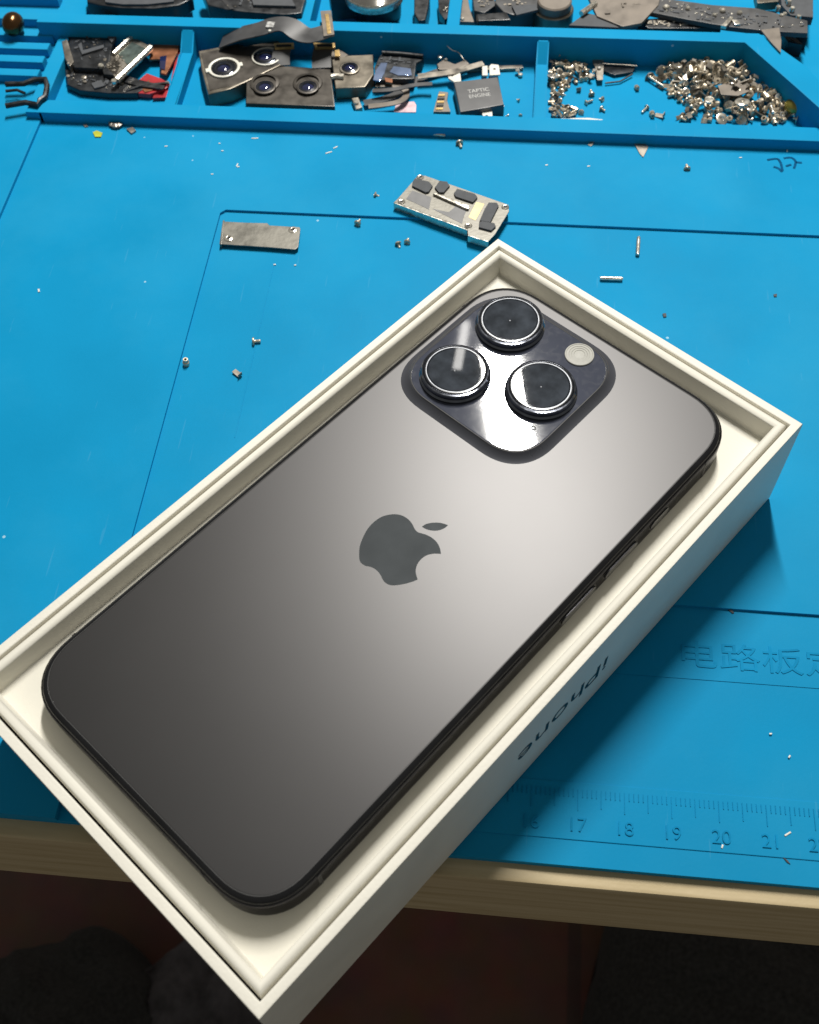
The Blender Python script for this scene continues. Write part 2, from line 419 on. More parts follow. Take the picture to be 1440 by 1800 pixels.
def divider(x0, x1, parent=None):
    bm = bmesh.new()
    pro = [(178.5, 4.0), (207, 4.0), (212.8, 8.8), (213.4, 8.8)]
    lo = [bm.verts.new((x0, y, z)) for y, z in pro] + [bm.verts.new((x0, 213.4, -.4)), bm.verts.new((x0, 178.5, -.4))]
    hi = [bm.verts.new((x1, y, z)) for y, z in pro] + [bm.verts.new((x1, 213.4, -.4)), bm.verts.new((x1, 178.5, -.4))]
    bm.faces.new(lo[::-1]); bm.faces.new(hi)
    for i in range(6): j = (i + 1) % 6; bm.faces.new((lo[i], lo[j], hi[j], hi[i]))
    bmesh.ops.bevel(bm, geom=[e for e in bm.edges if abs(e.verts[0].co.x - e.verts[1].co.x) < .01 and min(e.verts[0].co.z, e.verts[1].co.z) > 3], offset=0.4, segments=2, affect='EDGES')
    T.part('tray_divider', bm, BLUE)
divider(-98.6, -94.2); divider(23.4, 27.4)
b = box(-143.5, -138.2, 172, 213.2, -0.5, 4.6, 0.5); T.part('tray_ledge', b, BLUE)
# comb of fins beside the trays
for i, py in enumerate((-8, 28, 57, 80, 103, 127)):
    p = at(60, py, 5); ln = at(104 - 9 * max(0, i - 1), py, 5)
    b = box(-190, ln.x, p.y - 1.9, p.y + 1.9, 1.8, 5.0, 0.4); T.part('comb_fin', b, BLUE)
# far tray walls
b = box(-60.5, -55.5, 219, 260, -0.5, 7, 0.4); T.part('tray_divider', b, BLUE)
b = box(-8.0, -3.5, 219, 260, -0.5, 7, 0.4); T.part('tray_divider', b, BLUE)

# moulded ruler
b = bmesh.new(); x16, st = 30.7, 9.95
for k in range(-70, 100):
    x = x16 + k * st / 10
    L = 4.6 if k % 10 == 0 else (3.9 if k % 5 == 0 else 1.7)
    if x < 95: box(x - .09, x + .09, -39.6 - L, -39.6, -0.72, -0.50, bm=b)
T.part('ruler_ticks', b, BLUE_SHADED, smooth=False)
for k, s in enumerate(('16', '17', '18', '19', '20', '21', '22')):
    bm = text_bm(s, 2.9, 0.3); wd = max(v.co.x for v in bm.verts)
    bmesh.ops.translate(bm, vec=(x16 + k * st - wd / 2 + .2, -48.7, -0.72), verts=bm.verts)
    T.part('ruler_number', bm, BLUE_SHADED, smooth=False)
bm = text_bm('电路板定', 6.2, 0.2); xs = [v.co.x for v in bm.verts]
sc_x = 37.0 / (max(xs) - min(xs))
a0 = at(1198, 1146, -0.8)
for v in bm.verts: v.co.x *= sc_x
bmesh.ops.translate(bm, vec=(a0.x, -8.0, -0.82), verts=bm.verts)
T.part('moulded_lettering', bm, BLUE_SHADED, smooth=False)
# scrawled dark marks at the right of the margin
b = bmesh.new()
for st_ in (((1349, 281), (1366, 279), (1372, 285), (1374, 291)), ((1360, 293), (1369, 296), (1375, 302)), ((1374, 291), (1376, 300)),
            ((1378, 278), (1391, 277), (1399, 284), (1396, 296)), ((1382, 292), (1391, 289)), ((1399, 285), (1410, 286))):
    P = [at(x, y, 0.86) for x, y in st_]; ribbon(P, 0.75, 0.05, 4, bm=b)
T.part('scrawled_marks', b, INK)

# ------------------------------------------------------------------ box
TH = math.radians(52.4724)
L, W, H = 168.72, 91.02, 30.86
B = Thing('phone_box', 'open white phone box with its lettered long side in shade', 'box', (0, 0, 0), rot=(0, 0, TH))
wall = B.part('box_wall', sweep_rect([(0.25, 0.12), (0, 0.5), (0, H - .45), (0.12, H - .12), (0.45, H), (1.75, H), (2.0, H - .15), (2.1, H - .5), (2.1, 1.5), (2.1, 0.12)], L, W), CARD, angle=50)
B.part('box_base', box(-L / 2 + 2.1, L / 2 - 2.1, -W / 2 + 2.1, W / 2 - 2.1, 0.15, 1.5), CARD)
FZ = 25.3
tr = sweep_rect([(2.55, 18), (2.55, 29.7), (2.7, 30.3), (3.1, 30.75), (3.6, 30.9), (4.1, 30.75), (4.5, 30.35), (4.7, 29.8), (5.3, FZ + .3), (5.6, FZ)], L, W, closed=False)
x, y = L / 2 - 5.6, W / 2 - 5.6
tr.verts.ensure_lookup_table()
inner = tr.verts[-4:]
tr.faces.new(inner)
B.part('insert_tray', tr, TRAY, angle=60)
bm = text_bm('iPhone', 6.2, 0.06, width=29.8)
# on the long side face, turned upside down: reading direction -u, up direction -z
Mt = Matrix(((-1, 0, 0, 14.5), (0, 0, -1, -W / 2 - 0.0), (0, -1, 0, 18.0), (0, 0, 0, 1)))
bmesh.ops.transform(bm, matrix=Mt, verts=bm.verts)
B.part('side_lettering', bm, BLACKINK, smooth=False)

# ------------------------------------------------------------------ phone (lies in the tray)
PZ = FZ + 0.05
rotp = TH + math.radians(0.2275)
off = Matrix.Rotation(TH, 3, 'Z') @ Vector((-0.574, -0.234, 0))
PH = Thing('smartphone', 'dark grey smartphone lying back up in the white box tray', 'smartphone', (off.x, off.y, PZ), rot=(0, 0, rotp))
org = PH.org.copy(); PH.org = Vector((0, 0, 0))
PL, PW, PR = 149.1, 71.6, 13.2
PT = 7.85
frame = loft(rings(PL, PW, PR, [(1.0, 0), (.45, .2), (.12, .6), (0, 1.1), (0, 6.2), (.06, 6.6), (.25, 6.9), (.5, 7.0), (1.0, 7.0)]))
PH.part('frame', frame, STEEL_DK, angle=60)
be = loft(rings(PL - .9, PW - .9, PR - .45, [(0, 6.95), (.04, 7.15), (.2, 7.42), (.5, 7.65), (.9, 7.79), (1.25, 7.83)]), cap0=False, cap1=False)
PH.part('glass_edge', be, GLASSEDGE, angle=60)
bk = loft(rings(PL - 3.35, PW - 3.35, PR - 1.65, [(0, 7.79), (0.0, 7.83), (.12, PT), (.3, PT)]), cap0=False)
PH.part('back_glass', bk, SATIN, angle=60)
rim = loft(rings(PL - 3.30, PW - 3.30, PR - 1.62, [(-.05, 7.79), (-.05, 7.86), (.10, 7.885), (.10, 7.83)]), cap0=False, cap1=False)
PH.part('glass_rim', rim, RIM)
# antenna lines across the band
for u, v, ang in ((60.5, -PW / 2, 0), (-60.5, -PW / 2, 0), (60.5, PW / 2, 0), (-60.5, PW / 2, 0), (PL / 2, 22, 1), (-PL / 2, -20, 1)):
    d = .04
    q = box(u - .45, u + .45, v - d, v + d, 1.0, 6.7) if not ang else box(u - d, u + d, v - .45, v + .45, 1.0, 6.7)
    PH.part('antenna_line', q, GAP)
def pill(u0, u1, v, z0, z1, out, n=8):
    r = (z1 - z0) / 2; pts = []
    for i in range(n + 1): a = -math.pi / 2 + math.pi * i / n; pts.append((u1 - r + r * math.cos(a), (z0 + z1) / 2 + r * math.sin(a)))
    for i in range(n + 1): a = math.pi / 2 + math.pi * i / n; pts.append((u0 + r + r * math.cos(a), (z0 + z1) / 2 + r * math.sin(a)))
    bm = prism(pts, 0, out, min(.12, out * .4))
    bmesh.ops.transform(bm, matrix=Matrix(((1, 0, 0, 0), (0, 0, -1, v), (0, 1, 0, 0), (0, 0, 0, 1))), verts=bm.verts)
    return bm
for nm, u0, u1, o in (('mute_switch', 39.9, 46.5, .35), ('volume_button', 23.6, 34.9, .5), ('volume_button', 9.0, 20.4, .5)):
    g = PH.part('button_slot' if nm != 'mute_switch' else 'switch_slot', pill(u0 - .4, u1 + .4, -PW / 2 + .02, 2.4, 5.9, .04), GAP)
    PH.part(nm, pill(u0, u1, -PW / 2 + .03, 2.8, 5.5, o), BUTTON)

# emblem on the back: outline measured on the back plane
Rinv = Matrix.Rotation(-rotp, 3, 'Z')
def tophone(px, py, z):
    p = Rinv @ (at(px, py, z) - org); return (p.x, p.y)
body = [(285, 640), (290, 560), (322, 470), (372, 380), (440, 310), (520, 262), (620, 243), (700, 255), (760, 290), (800, 335), (830, 392), (862, 420), (930, 440), (990, 470), (1040, 515), (1070, 570), (1082, 630)]
bite = [(1010, 628), (940, 645), (885, 685), (848, 740), (836, 805), (855, 880)]
low = [(790, 905), (700, 927), (610, 936), (550, 918), (515, 880), (490, 830), (450, 785), (400, 757), (345, 745), (305, 718), (288, 685)]
leaf = [(895, 365), (935, 340), (1000, 326), (1080, 328), (1152, 350), (1110, 382), (1060, 400), (1000, 403), (940, 390)]
def cv(P): return [tophone(580 + x / 5.5385, 860 + y / 5.5385, 33.2) for x, y in P]
def seg_s(P, k=5): return [(q.x, q.y) for q in smooth_path([Vector((*p, 0)) for p in P], k)]
A_, Bt, Lw = cv(body), cv(bite), cv(low)
out = seg_s(A_)[:-1] + seg_s([A_[-1]] + Bt)[:-1] + seg_s([Bt[-1]] + Lw + [A_[0]])[:-1]
em = prism(out, PT - .05, PT + .012); lf = cv(leaf)
lfp = seg_s([lf[0]] + lf[1:5])[:-1] + seg_s(lf[4:] + [lf[0]])[:-1]
prism(lfp, PT - .05, PT + .012, bm=em)
PH.part('fruit_emblem', em, EMBLEM, smooth=False)

# camera bump
cu, cv_, bs = 49.6, 12.4, 41.8
bp = loft(rings(bs, bs, 12.0, [(-.0, PT - .02), (.25, PT + .05), (.7, PT + .18), (1.2, PT + .42), (1.7, PT + .8), (2.0, PT + 1.15), (2.2, PT + 1.35), (2.5, PT + 1.35)], cu, cv_, 14), cap0=False)
bump = PH.part('camera_bump', bp, BUMPG, angle=70)
gt = loft(rings(bs - 4.7, bs - 4.7, 9.8, [(0, PT + 1.30), (0, PT + 1.42), (.14, PT + 1.48), (.3, PT + 1.48)], cu, cv_, 14), cap0=False)
PH.part('bump_glass', gt, BUMPTOP, parent=bump, angle=60)
br = loft(rings(bs - 4.6, bs - 4.6, 9.85, [(-.12, PT + 1.36), (-.12, PT + 1.45), (.10, PT + 1.50), (.14, PT + 1.40)], cu, cv_, 14), cap0=False, cap1=False)
PH.part('bump_rim', br, RIM, parent=bump)
zt = PT + 1.47
for u, v in ((60.9, 21.4), (40.6, 21.0), (50.0, 3.1)):
    ring = lathe([(8.35, zt), (8.35, zt + .5), (8.1, zt + .8), (7.95, zt + .85), (7.95, zt + 1.9), (7.8, zt + 2.1), (7.45, zt + 2.15), (7.3, zt + 2.0)], 72, (u, v, 0))
    ln = PH.part('lens', ring, LENSRING, angle=30)
    g = lathe([(7.35, zt + 1.95), (7.3, zt + 2.25), (7.18, zt + 2.33), (6.9, zt + 2.35), (6.75, zt + 2.35)], 72, (u, v, 0))
    PH.part('lens_bezel', g, LENSDARK, parent=ln)
    r2 = lathe([(6.8, zt + 2.3), (6.8, zt + 2.38), (6.62, zt + 2.38), (6.6, zt + 2.3)], 72, (u, v, 0)); PH.part('lens_trim', r2, TRIM, parent=ln)
    gl = lathe([(6.62, zt + 2.33), (0, zt + 2.33)], 72, (u, v, 0)); PH.part('lens_glass', gl, LENSGLASS, parent=ln)
    an = lathe([(6.5, zt + 2.34), (6.25, zt + 2.34), (6.25, zt + 2.335)], 72, (u, v, 0)); PH.part('lens_annulus', an, LENSINNER, parent=ln)
    hl = lathe([(.32, zt + 2.33), (.25, zt + 2.39), (.12, zt + 2.42), (0, zt + 2.43)], 20, (u - .4, v - .2, 0)); PH.part('lens_glint', hl, TRIM, parent=ln)  # added dome on the cover glass, stands in for the lens glint
fl_ = lathe([(3.45, zt), (3.45, zt + .25), (3.35, zt + .36), (3.15, zt + .38), (3.0, zt + .28), (2.5, zt + .34), (2.4, zt + .25), (1.9, zt + .33), (1.8, zt + .24), (1.3, zt + .32), (1.2, zt + .23), (.6, zt + .3), (0, zt + .32)], 48, (64.6, 3.3, 0))
PH.part('flash', fl_, FLASH)
mic = lathe([(.62, zt - .01), (.62, zt + .05), (.5, zt + .07), (.38, zt + .05), (.36, zt - .03), (0, zt - .03)], 20, (40.8, -2.2, 0)); PH.part('microphone_hole', mic, GAP)

# ------------------------------------------------------------------ screws, pins and chips
def screw_bm(head=1.1, hh=.5, sh=.45, sl=1.6, slot=True):
    bm = lathe([(0, -sl), (sh * .8, -sl), (sh, -sl + .2)] + [(sh * (1 - .18 * (k % 2)), -sl + .3 + k * .16) for k in range(int((sl - .35) / .16))] + [(sh, 0), (head, 0), (head, hh * .6), (head * .8, hh), (.38 * head, hh), (.3 * head, hh * .45), (0, hh * .4)], 14)
    return bm
protos = {}
def proto(kind):
    if kind in protos: return protos[kind]
    if kind == 'screw': bm, nm, mt = screw_bm(), 'screw', SCREWM
    elif kind == 'longscrew': bm, nm, mt = screw_bm(.95, .45, .45, 2.8), 'screw', CHROME
    elif kind == 'flatscrew': bm, nm, mt = screw_bm(1.5, .35, .5, 1.0), 'screw', CHROME
    elif kind == 'standoff': bm, nm, mt = lathe([(.4, 1.3), (.45, -1.1), (.95, -1.1), (.95, .2), (.7, .35), (.7, 1.3), (.4, 1.3)], 10), 'standoff', SCREWM
    elif kind == 'washer': bm, nm, mt = lathe([(.7, .15), (.7, -.15), (1.5, -.15), (1.5, .15), (.7, .15)], 18), 'washer', NICKEL
    elif kind == 'clip':
        bm = box(-1.6, 1.6, -.8, .8, -.12, .12); box(1.4, 1.62, -.8, .8, .05, 1.2, bm=bm); box(-1.7, -1.5, -.5, .5, -.8, .1, bm=bm); nm, mt = 'clip', NICKEL
    elif kind == 'tinybracket':
        bm = prism([(-2, -.7), (1.2, -.9), (2.2, .2), (1.0, .9), (-.6, .5), (-2.1, .8)], -.1, .15); lathe([(.35, .15), (.35, .5), (.7, .5), (.75, .1)], 10, (1.1, 0, 0), bm=bm); nm, mt = 'bracket', SCREWM
    for v in bm.verts: v.co *= S
    bmesh.ops.recalc_face_normals(bm, faces=bm.faces)
    me = bpy.data.meshes.new(nm); bm.to_mesh(me); bm.free()
    me.polygons.foreach_set('use_smooth', [True] * len(me.polygons)); me.set_sharp_from_angle(angle=math.radians(35)); me.materials.append(mt)
    protos[kind] = (me, nm); return protos[kind]
def put(kind, p, rot, label, cat, group=None, scale=1.0):
    me, nm = proto(kind)
    o = bpy.data.objects.new(nm, me); COL.objects.link(o)
    o.location = Vector(p) * S; o.rotation_euler = rot; o.scale = (scale,) * 3
    return tag(o, label, cat, group)

def inside(p, poly):
    x, y = p; c = False; n = len(poly)
    for i in range(n):
        x1, y1 = poly[i]; x2, y2 = poly[(i + 1) % n]
        if (y1 > y) != (y2 > y) and x < (x2 - x1) * (y - y1) / (y2 - y1) + x1: c = not c
    return c
def edge_d(p, poly):
    m = 1e9; P = Vector(p)
    for i in range(len(poly)):
        a, b_ = Vector(poly[i]), Vector(poly[(i + 1) % len(poly)])
        t = max(0, min(1, (P - a).dot(b_ - a) / (b_ - a).length_squared)); m = min(m, (P - a - t * (b_ - a)).length)
    return m
def heap(polypx, n, label_of, group, hmax, kinds, z=0.6, slope=.4, sc_=(.75, 1.1), rs=1, limit=None):
    rr = random.Random(rs)
    poly = [tuple(at(x, y, z).xy) for x, y in polypx]; xs = [p[0] for p in poly]; ys = [p[1] for p in poly]
    k = 0; tries = 0; pts = []
    while k < n and tries < 40000:
        tries += 1
        p = (rr.uniform(min(xs), max(xs)), rr.uniform(min(ys), max(ys)))
        if not inside(p, poly): continue
        d = edge_d(p, poly); top = min(hmax, slope * d)
        zz = z + top * (rr.random() ** .35)
        if any((p[0] - q[0]) ** 2 + (p[1] - q[1]) ** 2 + (zz - q[2]) ** 2 * 2 < 1.25 for q in pts): continue
        pts.append((p[0], p[1], zz))
        kd = rr.choice(kinds); rot = (rr.uniform(-1.9, 1.9), rr.uniform(-1.6, 1.6), rr.uniform(0, 6.28))
        lab, cat = label_of[kd]
        put(kd, (p[0], p[1], zz), rot, lab, cat, group[kd], rr.uniform(*sc_)); k += 1
kname = {'screw': 'screw', 'longscrew': 'screw', 'flatscrew': 'screw', 'standoff': 'standoff', 'washer': 'washer', 'clip': 'metal clip', 'tinybracket': 'bracket'}
def labs(where, g):
    txt = {'screw': 'tiny dull metal screw', 'longscrew': 'tiny long bright screw', 'flatscrew': 'tiny wide-headed bright screw', 'standoff': 'tiny threaded metal standoff', 'washer': 'small round metal washer', 'clip': 'small bent metal clip', 'tinybracket': 'small flat metal bracket'}
    return {k: (v + ' ' + where, kname[k]) for k, v in txt.items()}, {k: v.replace('tiny ', '').replace('small ', '') + 's ' + g for k, v in txt.items()}
KS = ['screw'] * 4 + ['longscrew', 'flatscrew', 'standoff', 'standoff', 'washer', 'clip', 'clip', 'tinybracket', 'tinybracket']
la, gr = labs('in the big heap of the right tray pocket', 'of the big heap')
heap([(1136, 132), (1165, 112), (1200, 108), (1235, 100), (1272, 98), (1310, 104), (1345, 135), (1375, 158), (1412, 180), (1425, 212), (1300, 214), (1190, 212), (1200, 178), (1175, 168), (1160, 150)], 292, la, gr, 6.0, KS, rs=3, sc_=(.9, 1.35))
la, gr = labs('in the small heap against the tray divider', 'of the small heap by the divider')
heap([(968, 112), (985, 100), (1000, 112), (1030, 113), (1045, 140), (1010, 145), (990, 160), (990, 185), (1015, 190), (1010, 208), (968, 207)], 88, la, gr, 2.6, KS, rs=5, sc_=(.7, 1.05))

# single pieces on the pocket floor and on the open mat
singles = [
 ('screw', 984, 95, 3.0, .9, 'dull screw leaning on the tray divider at the top of the small heap'),
 ('flatscrew', 972, 134, 2.6, 1.3, 'bright wide-headed screw against the tray divider above the small heap'),
 ('clip', 1018, 157, .3, .9, 'dark little clip alone beside the small heap in the right pocket'),
 ('screw', 1040, 165, .7, 1.0, 'screw at the top of the short diagonal row in the right pocket'),
 ('longscrew', 1031, 180, .7, .9, 'bright screw in the middle of the short diagonal row in the right pocket'),
 ('screw', 1022, 197, .7, .9, 'screw at the lower end of the short diagonal row in the right pocket'),
 ('screw', 1059, 174, .7, .8, 'upper of two lone screws in the middle of the right pocket'),
 ('screw', 1058, 191, .7, .9, 'lower of two lone screws in the middle of the right pocket'),
 ('standoff', 1120, 154, .7, .9, 'lone standoff left of the big screw heap'),
 ('longscrew', 1137, 189, .7, 1.0, 'screw at the left end of the short row below the big heap'),
 ('standoff', 1147, 201, .7, 1.0, 'bright standoff in the short row below the big heap'),
 ('clip', 1160, 203, .5, 1.0, 'clip at the right end of the short row below the big heap'),
 ('flatscrew', 1305, 180, 6.0, 1.6, 'wide bright screw on top of the big screw heap'),
 ('screw', 808, 252, 1.4, 1.15, 'dull screw on the mat just below the tray ledge, right of the bright pin'),
 ('clip', 1040, 251, 1.1, .8, 'small metal chip on the mat right below the tray divider'),
 ('screw', 1208, 296, 1.2, 1.0, 'dark screw alone on the right part of the mat margin'),
 ('screw', 660, 342, 1.2, .8, 'dark screw on the mat left of the padded shield plate'),
 ('screw', 629, 392, .8, 1.0, 'dark screw on the mat groove between the two metal plates'),
 ('screw', 700, 428, .6, .9, 'left one of the screw pair below the padded shield plate'),
 ('screw', 716, 425, .6, .9, 'right one of the screw pair below the padded shield plate'),
 ('screw', 447, 600, .7, 1.1, 'dark screw on the faint mat line left of the box'),
 ('standoff', 327, 637, .9, 1.0, 'bright standoff upright on the mat left of the box'),
 ('clip', 417, 656, .6, .85, 'reddish metal chip on the mat left of the box'),
 ('screw', 1380, 50, 3.0, 1.0, 'screw on the black strip at the far right of the back tray'),
]
for i, (kd, px, py, z, s_, lb) in enumerate(singles):
    rr = random.Random(i * 7 + 1)
    rot = (rr.uniform(1.1, 1.9), rr.uniform(-.3, .3), rr.uniform(0, 6.28)) if kd not in ('clip', 'flatscrew') and 'upright' not in lb else (rr.uniform(-.25, .25), rr.uniform(-.25, .25), rr.uniform(0, 6.28))
    put(kd, at(px, py, z), rot, lb, kname[kd], scale=s_)

def pin(p0, p1, z, r, name, label):
    a, b_ = at(*p0, z), at(*p1, z)
    d = (b_ - a); n = d.normalized(); q = [a, a + n * .05, a + n * .3, a + n * .35, b_ - n * .35, b_ - n * .3, b_ - n * .05, b_]
    bm = bmesh.new(); rad = [r * .6, r * .85, r * .9, r, r, r * .9, r * .85, r * .6]; Ls = []
    s_ = n.cross(Vector((0, 0, 1))); u = Vector((0, 0, 1))
    for c, ra in zip(q, rad): Ls.append([c + ra * (math.cos(k * math.pi / 6) * s_ + math.sin(k * math.pi / 6) * u) for k in range(12)])
    loft(Ls, bm=bm)
    return solo(name, label, 'pin', bm, CHROME, (a + b_) / 2)
pin((746, 233), (783, 238), 1.45, .62, 'metal_pin', 'bright steel pin lying on the mat just below the tray ledge')
pin((1123, 417), (1121, 448), .72, .6, 'metal_pin', 'steel pin standing lengthwise on the mat behind the box corner')
pin((1055, 489), (1095, 490), .72, .6, 'metal_pin', 'steel pin lying crosswise on the mat beside the box edge')
pin((1138, 133), (1167, 152), 1.4, .4, 'metal_pin', 'thin bright pin at the left edge of the big screw heap')

def chip(pts, z0, z1, mat, name, label, cat, bev=.05):
    P = [at(x, y, z1) for x, y in pts]; c = sum(P, Vector()) / len(P)
    return solo(name, label, cat, prism([(p.x, p.y) for p in P], z0, z1, bev), mat, (c.x, c.y, z0))
def bmt(bm, m): bmesh.ops.transform(bm, matrix=m, verts=bm.verts); return bm
chip([(1114, 250), (1132, 249), (1140, 258), (1131, 276), (1125, 270)], .85, 1.1, NICKEL, 'metal_fragment', 'torn triangular metal scrap on the mat below the right tray pocket', 'metal scrap')
chip([(163, 232), (170, 229), (180, 233), (177, 240), (167, 240)], .85, 1.2, YELLOW, 'plastic_chip', 'yellow plastic chip on the mat below the left tray pocket', 'chip')
chip([(222, 226), (233, 223), (239, 229), (231, 234)], .85, 1.4, NICKEL, 'metal_fragment', 'small reddish scrap right of the dark lump on the mat margin', 'metal scrap')
chip([(146, 219), (152, 217), (155, 222), (149, 223)], .85, 1.1, TAUPE, 'metal_fragment', 'tiny dark scrap left of the dark lump on the mat margin', 'metal scrap')
chip([(1165, 551), (1171, 550), (1172, 556), (1167, 557)], .13, .4, PAD, 'dark_crumb', 'tiny dark crumb on the mat behind the box long edge', 'crumb')
chip([(1360, 517), (1366, 516), (1366, 521), (1361, 521)], .13, .3, PAD, 'dark_crumb', 'tiny dark crumb near the right edge of the mat', 'crumb')
chip([(1275, 1067), (1282, 1066), (1291, 1077), (1288, 1078)], -.78, -.5, PAD, 'dark_crumb', 'dark sliver on the mat step above the moulded characters', 'crumb')
chip([(1376, 1506), (1385, 1512), (1390, 1519), (1384, 1516)], -.93, -.7, PAD, 'dark_crumb', 'dark nick-like sliver at the mat front right below the ruler', 'crumb')
chip([(66, 508), (69, 507), (70, 512), (67, 513)], .82, 1.1, WHITEP, 'pale_crumb', 'pale crumb alone on the left margin of the mat', 'crumb')
b = bmesh.new(); rr = random.Random(4)
for k in range(9):
    c = at(198 + rr.uniform(-10, 12), 215 + rr.uniform(-7, 7), 1.6); s_ = rr.uniform(.7, 1.4)
    t = bmesh.new(); bmesh.ops.create_icosphere(t, subdivisions=1, radius=s_)
    for v in t.verts: v.co = Vector((v.co.x * rr.uniform(.8, 1.5), v.co.y, v.co.z * .55)) + c
    merge(b, t)
solo('metal_lump', 'dark crumbly lump of solder dross on the mat below the left tray pocket', 'lump', b, NICKEL, at(198, 215, .9), angle=10)
# pale plastic shavings
for i, (x, y, a, ln) in enumerate(((578, 268, .5, 2.2), (590, 259, .7, 1.6), (292, 257, .2, .9), (448, 243, .1, 2.2), (391, 265, 0, .7), (386, 252, 0, .6), (417, 290, 1.4, 1.4), (419, 293, .4, .8), (373, 306, .2, .7), (483, 465, .2, .7), (519, 466, .2, .6), (1384, 265, 1.4, 1.0), (1035, 292, .3, .9), (961, 290, .1, .8), (1302, 277, .1, .8), (363, 221, .1, 1.3), (1355, 1290, .2, .6), (1388, 1330, 1.0, .7), (1385, 1466, .6, 1.6), (1270, 1488, 1.2, .8))):
    p = at(x, y, .9 if y < 400 else (.2 if y < 1000 else -.6))
    where = 'lying above the groove on the mat margin' if y < 400 else ('left of the box and below the silver plate' if y < 1000 else 'on the ruler part of the mat right of the box')
    solo('plastic_shaving', 'tiny white plastic shaving ' + where, 'shaving', obox((p.x, p.y), a, ln, .35, p.z - .1, p.z + .12, .05), WHITEP, p,
         group='white shavings ' + where)

# ------------------------------------------------------------------ two metal plates on the mat
t = Thing('metal_plate', 'plain silver metal plate with two screw holes and a bent left edge', 'metal plate', at(455, 412, 0))
zc = 1.5
P = [at(x, y, zc) for x, y in ((393, 389), (430, 391), (470, 392), (474, 396), (527, 399), (528, 402), (524, 434), (519, 438), (470, 434), (389, 429))]
b = prism([(p.x, p.y) for p in P], zc - .35, zc, .12)
t.part('plate', b, SILVER)
P = [at(x, y, zc) for x, y in ((395, 388), (392, 388), (386, 430), (390, 430))]
b = prism([(p.x, p.y) for p in P], zc - 1.4, zc + .25, .08); t.part('bent_edge', b, SILVER)
for x, y in ((402, 419), (515, 404)):
    c = at(x, y, zc)
    t.part('screw_boss', lathe([(.55, zc + .02), (.6, zc + .28), (.8, zc + .36), (1.3, zc + .2), (1.45, zc)], 24, (c.x, c.y, 0)), CHROME)
    t.part('screw_hole', lathe([(.6, zc + .05), (0, zc + .05)], 16, (c.x, c.y, 0)), GAP)

t = Thing('shield_plate', 'perforated silver shield plate with dark grey foam pads beside the box corner', 'metal plate', at(795, 362, .8))
zs = 3.4
def sx(x, y): return at(690 + x / 6.857, 300 + y / 6.857, zs)
def PP(pts, z0, z1, bev=.08): return prism([tuple(sx(x, y).xy) for x, y in pts], z0, z1, bev)
t.part('plate', PP([(270, 100), (310, 50), (400, 60), (1400, 410), (1405, 490), (1240, 760), (1160, 845), (1100, 835), (910, 770), (905, 700), (20, 375), (60, 340)], zs - .3, zs), SILVER)
a1, a2 = sx(20, 378), sx(905, 705); dd = (a2 - a1); nn = Vector((dd.y, -dd.x, 0)).normalized()
t.part('side_flange', prism([tuple(a1.xy), tuple(a2.xy), tuple((a2 + nn * .3).xy), tuple((a1 + nn * .3).xy)], .9, zs - .05), CHROME)
a1, a2 = sx(915, 772), sx(1160, 848); 
t.part('side_flange', prism([tuple(a1.xy), tuple(a2.xy), tuple((a2 + nn * .3).xy), tuple((a1 + nn * .3).xy)], .9, zs - .05), CHROME)
for pts in ([(245, 150), (270, 110), (440, 150), (485, 200), (440, 270), (400, 280), (235, 200)], [(510, 220), (570, 140), (660, 150), (690, 200), (620, 280), (560, 280)],
            [(740, 290), (780, 235), (1000, 300), (1025, 340), (970, 400), (760, 330)], [(1110, 480), (1160, 400), (1260, 405), (1280, 440), (1180, 640), (1050, 620)],
            [(1045, 640), (1080, 625), (1230, 650), (1245, 690), (1190, 740), (1040, 700)]):
    t.part('foam_pad', PP(pts, zs, zs + .7, .15), PAD)
t.part('grey_film', PP([(165, 340), (240, 240), (470, 320), (440, 470), (380, 440)], zs, zs + .06, 0), PADL)
t.part('grey_film', PP([(480, 460), (680, 500), (760, 430), (890, 480), (850, 590), (840, 640)], zs, zs + .06, 0), PADL)
t.part('raised_rib', PP([(490, 300), (530, 295), (930, 440), (920, 480), (890, 480)], zs, zs + .9, .2), CHROME)
t.part('brass_patch', PP([(920, 560), (1010, 380), (1110, 400), (1000, 600)], zs, zs + .05, 0), material('brass_stain', (.38, .30, .15), .4, metal=.7, var=.2))
for x, y in ((335, 80), (110, 375), (1360, 440), (915, 665)):
    c = sx(x, y)
    t.part('screw_boss', lathe([(.5, zs + .02), (.55, zs + .25), (.75, zs + .3), (1.1, zs + .15), (1.2, zs)], 20, (c.x, c.y, 0)), CHROME)
    t.part('screw_hole', lathe([(.55, zs + .04), (0, zs + .04)], 16, (c.x, c.y, 0)), GAP)

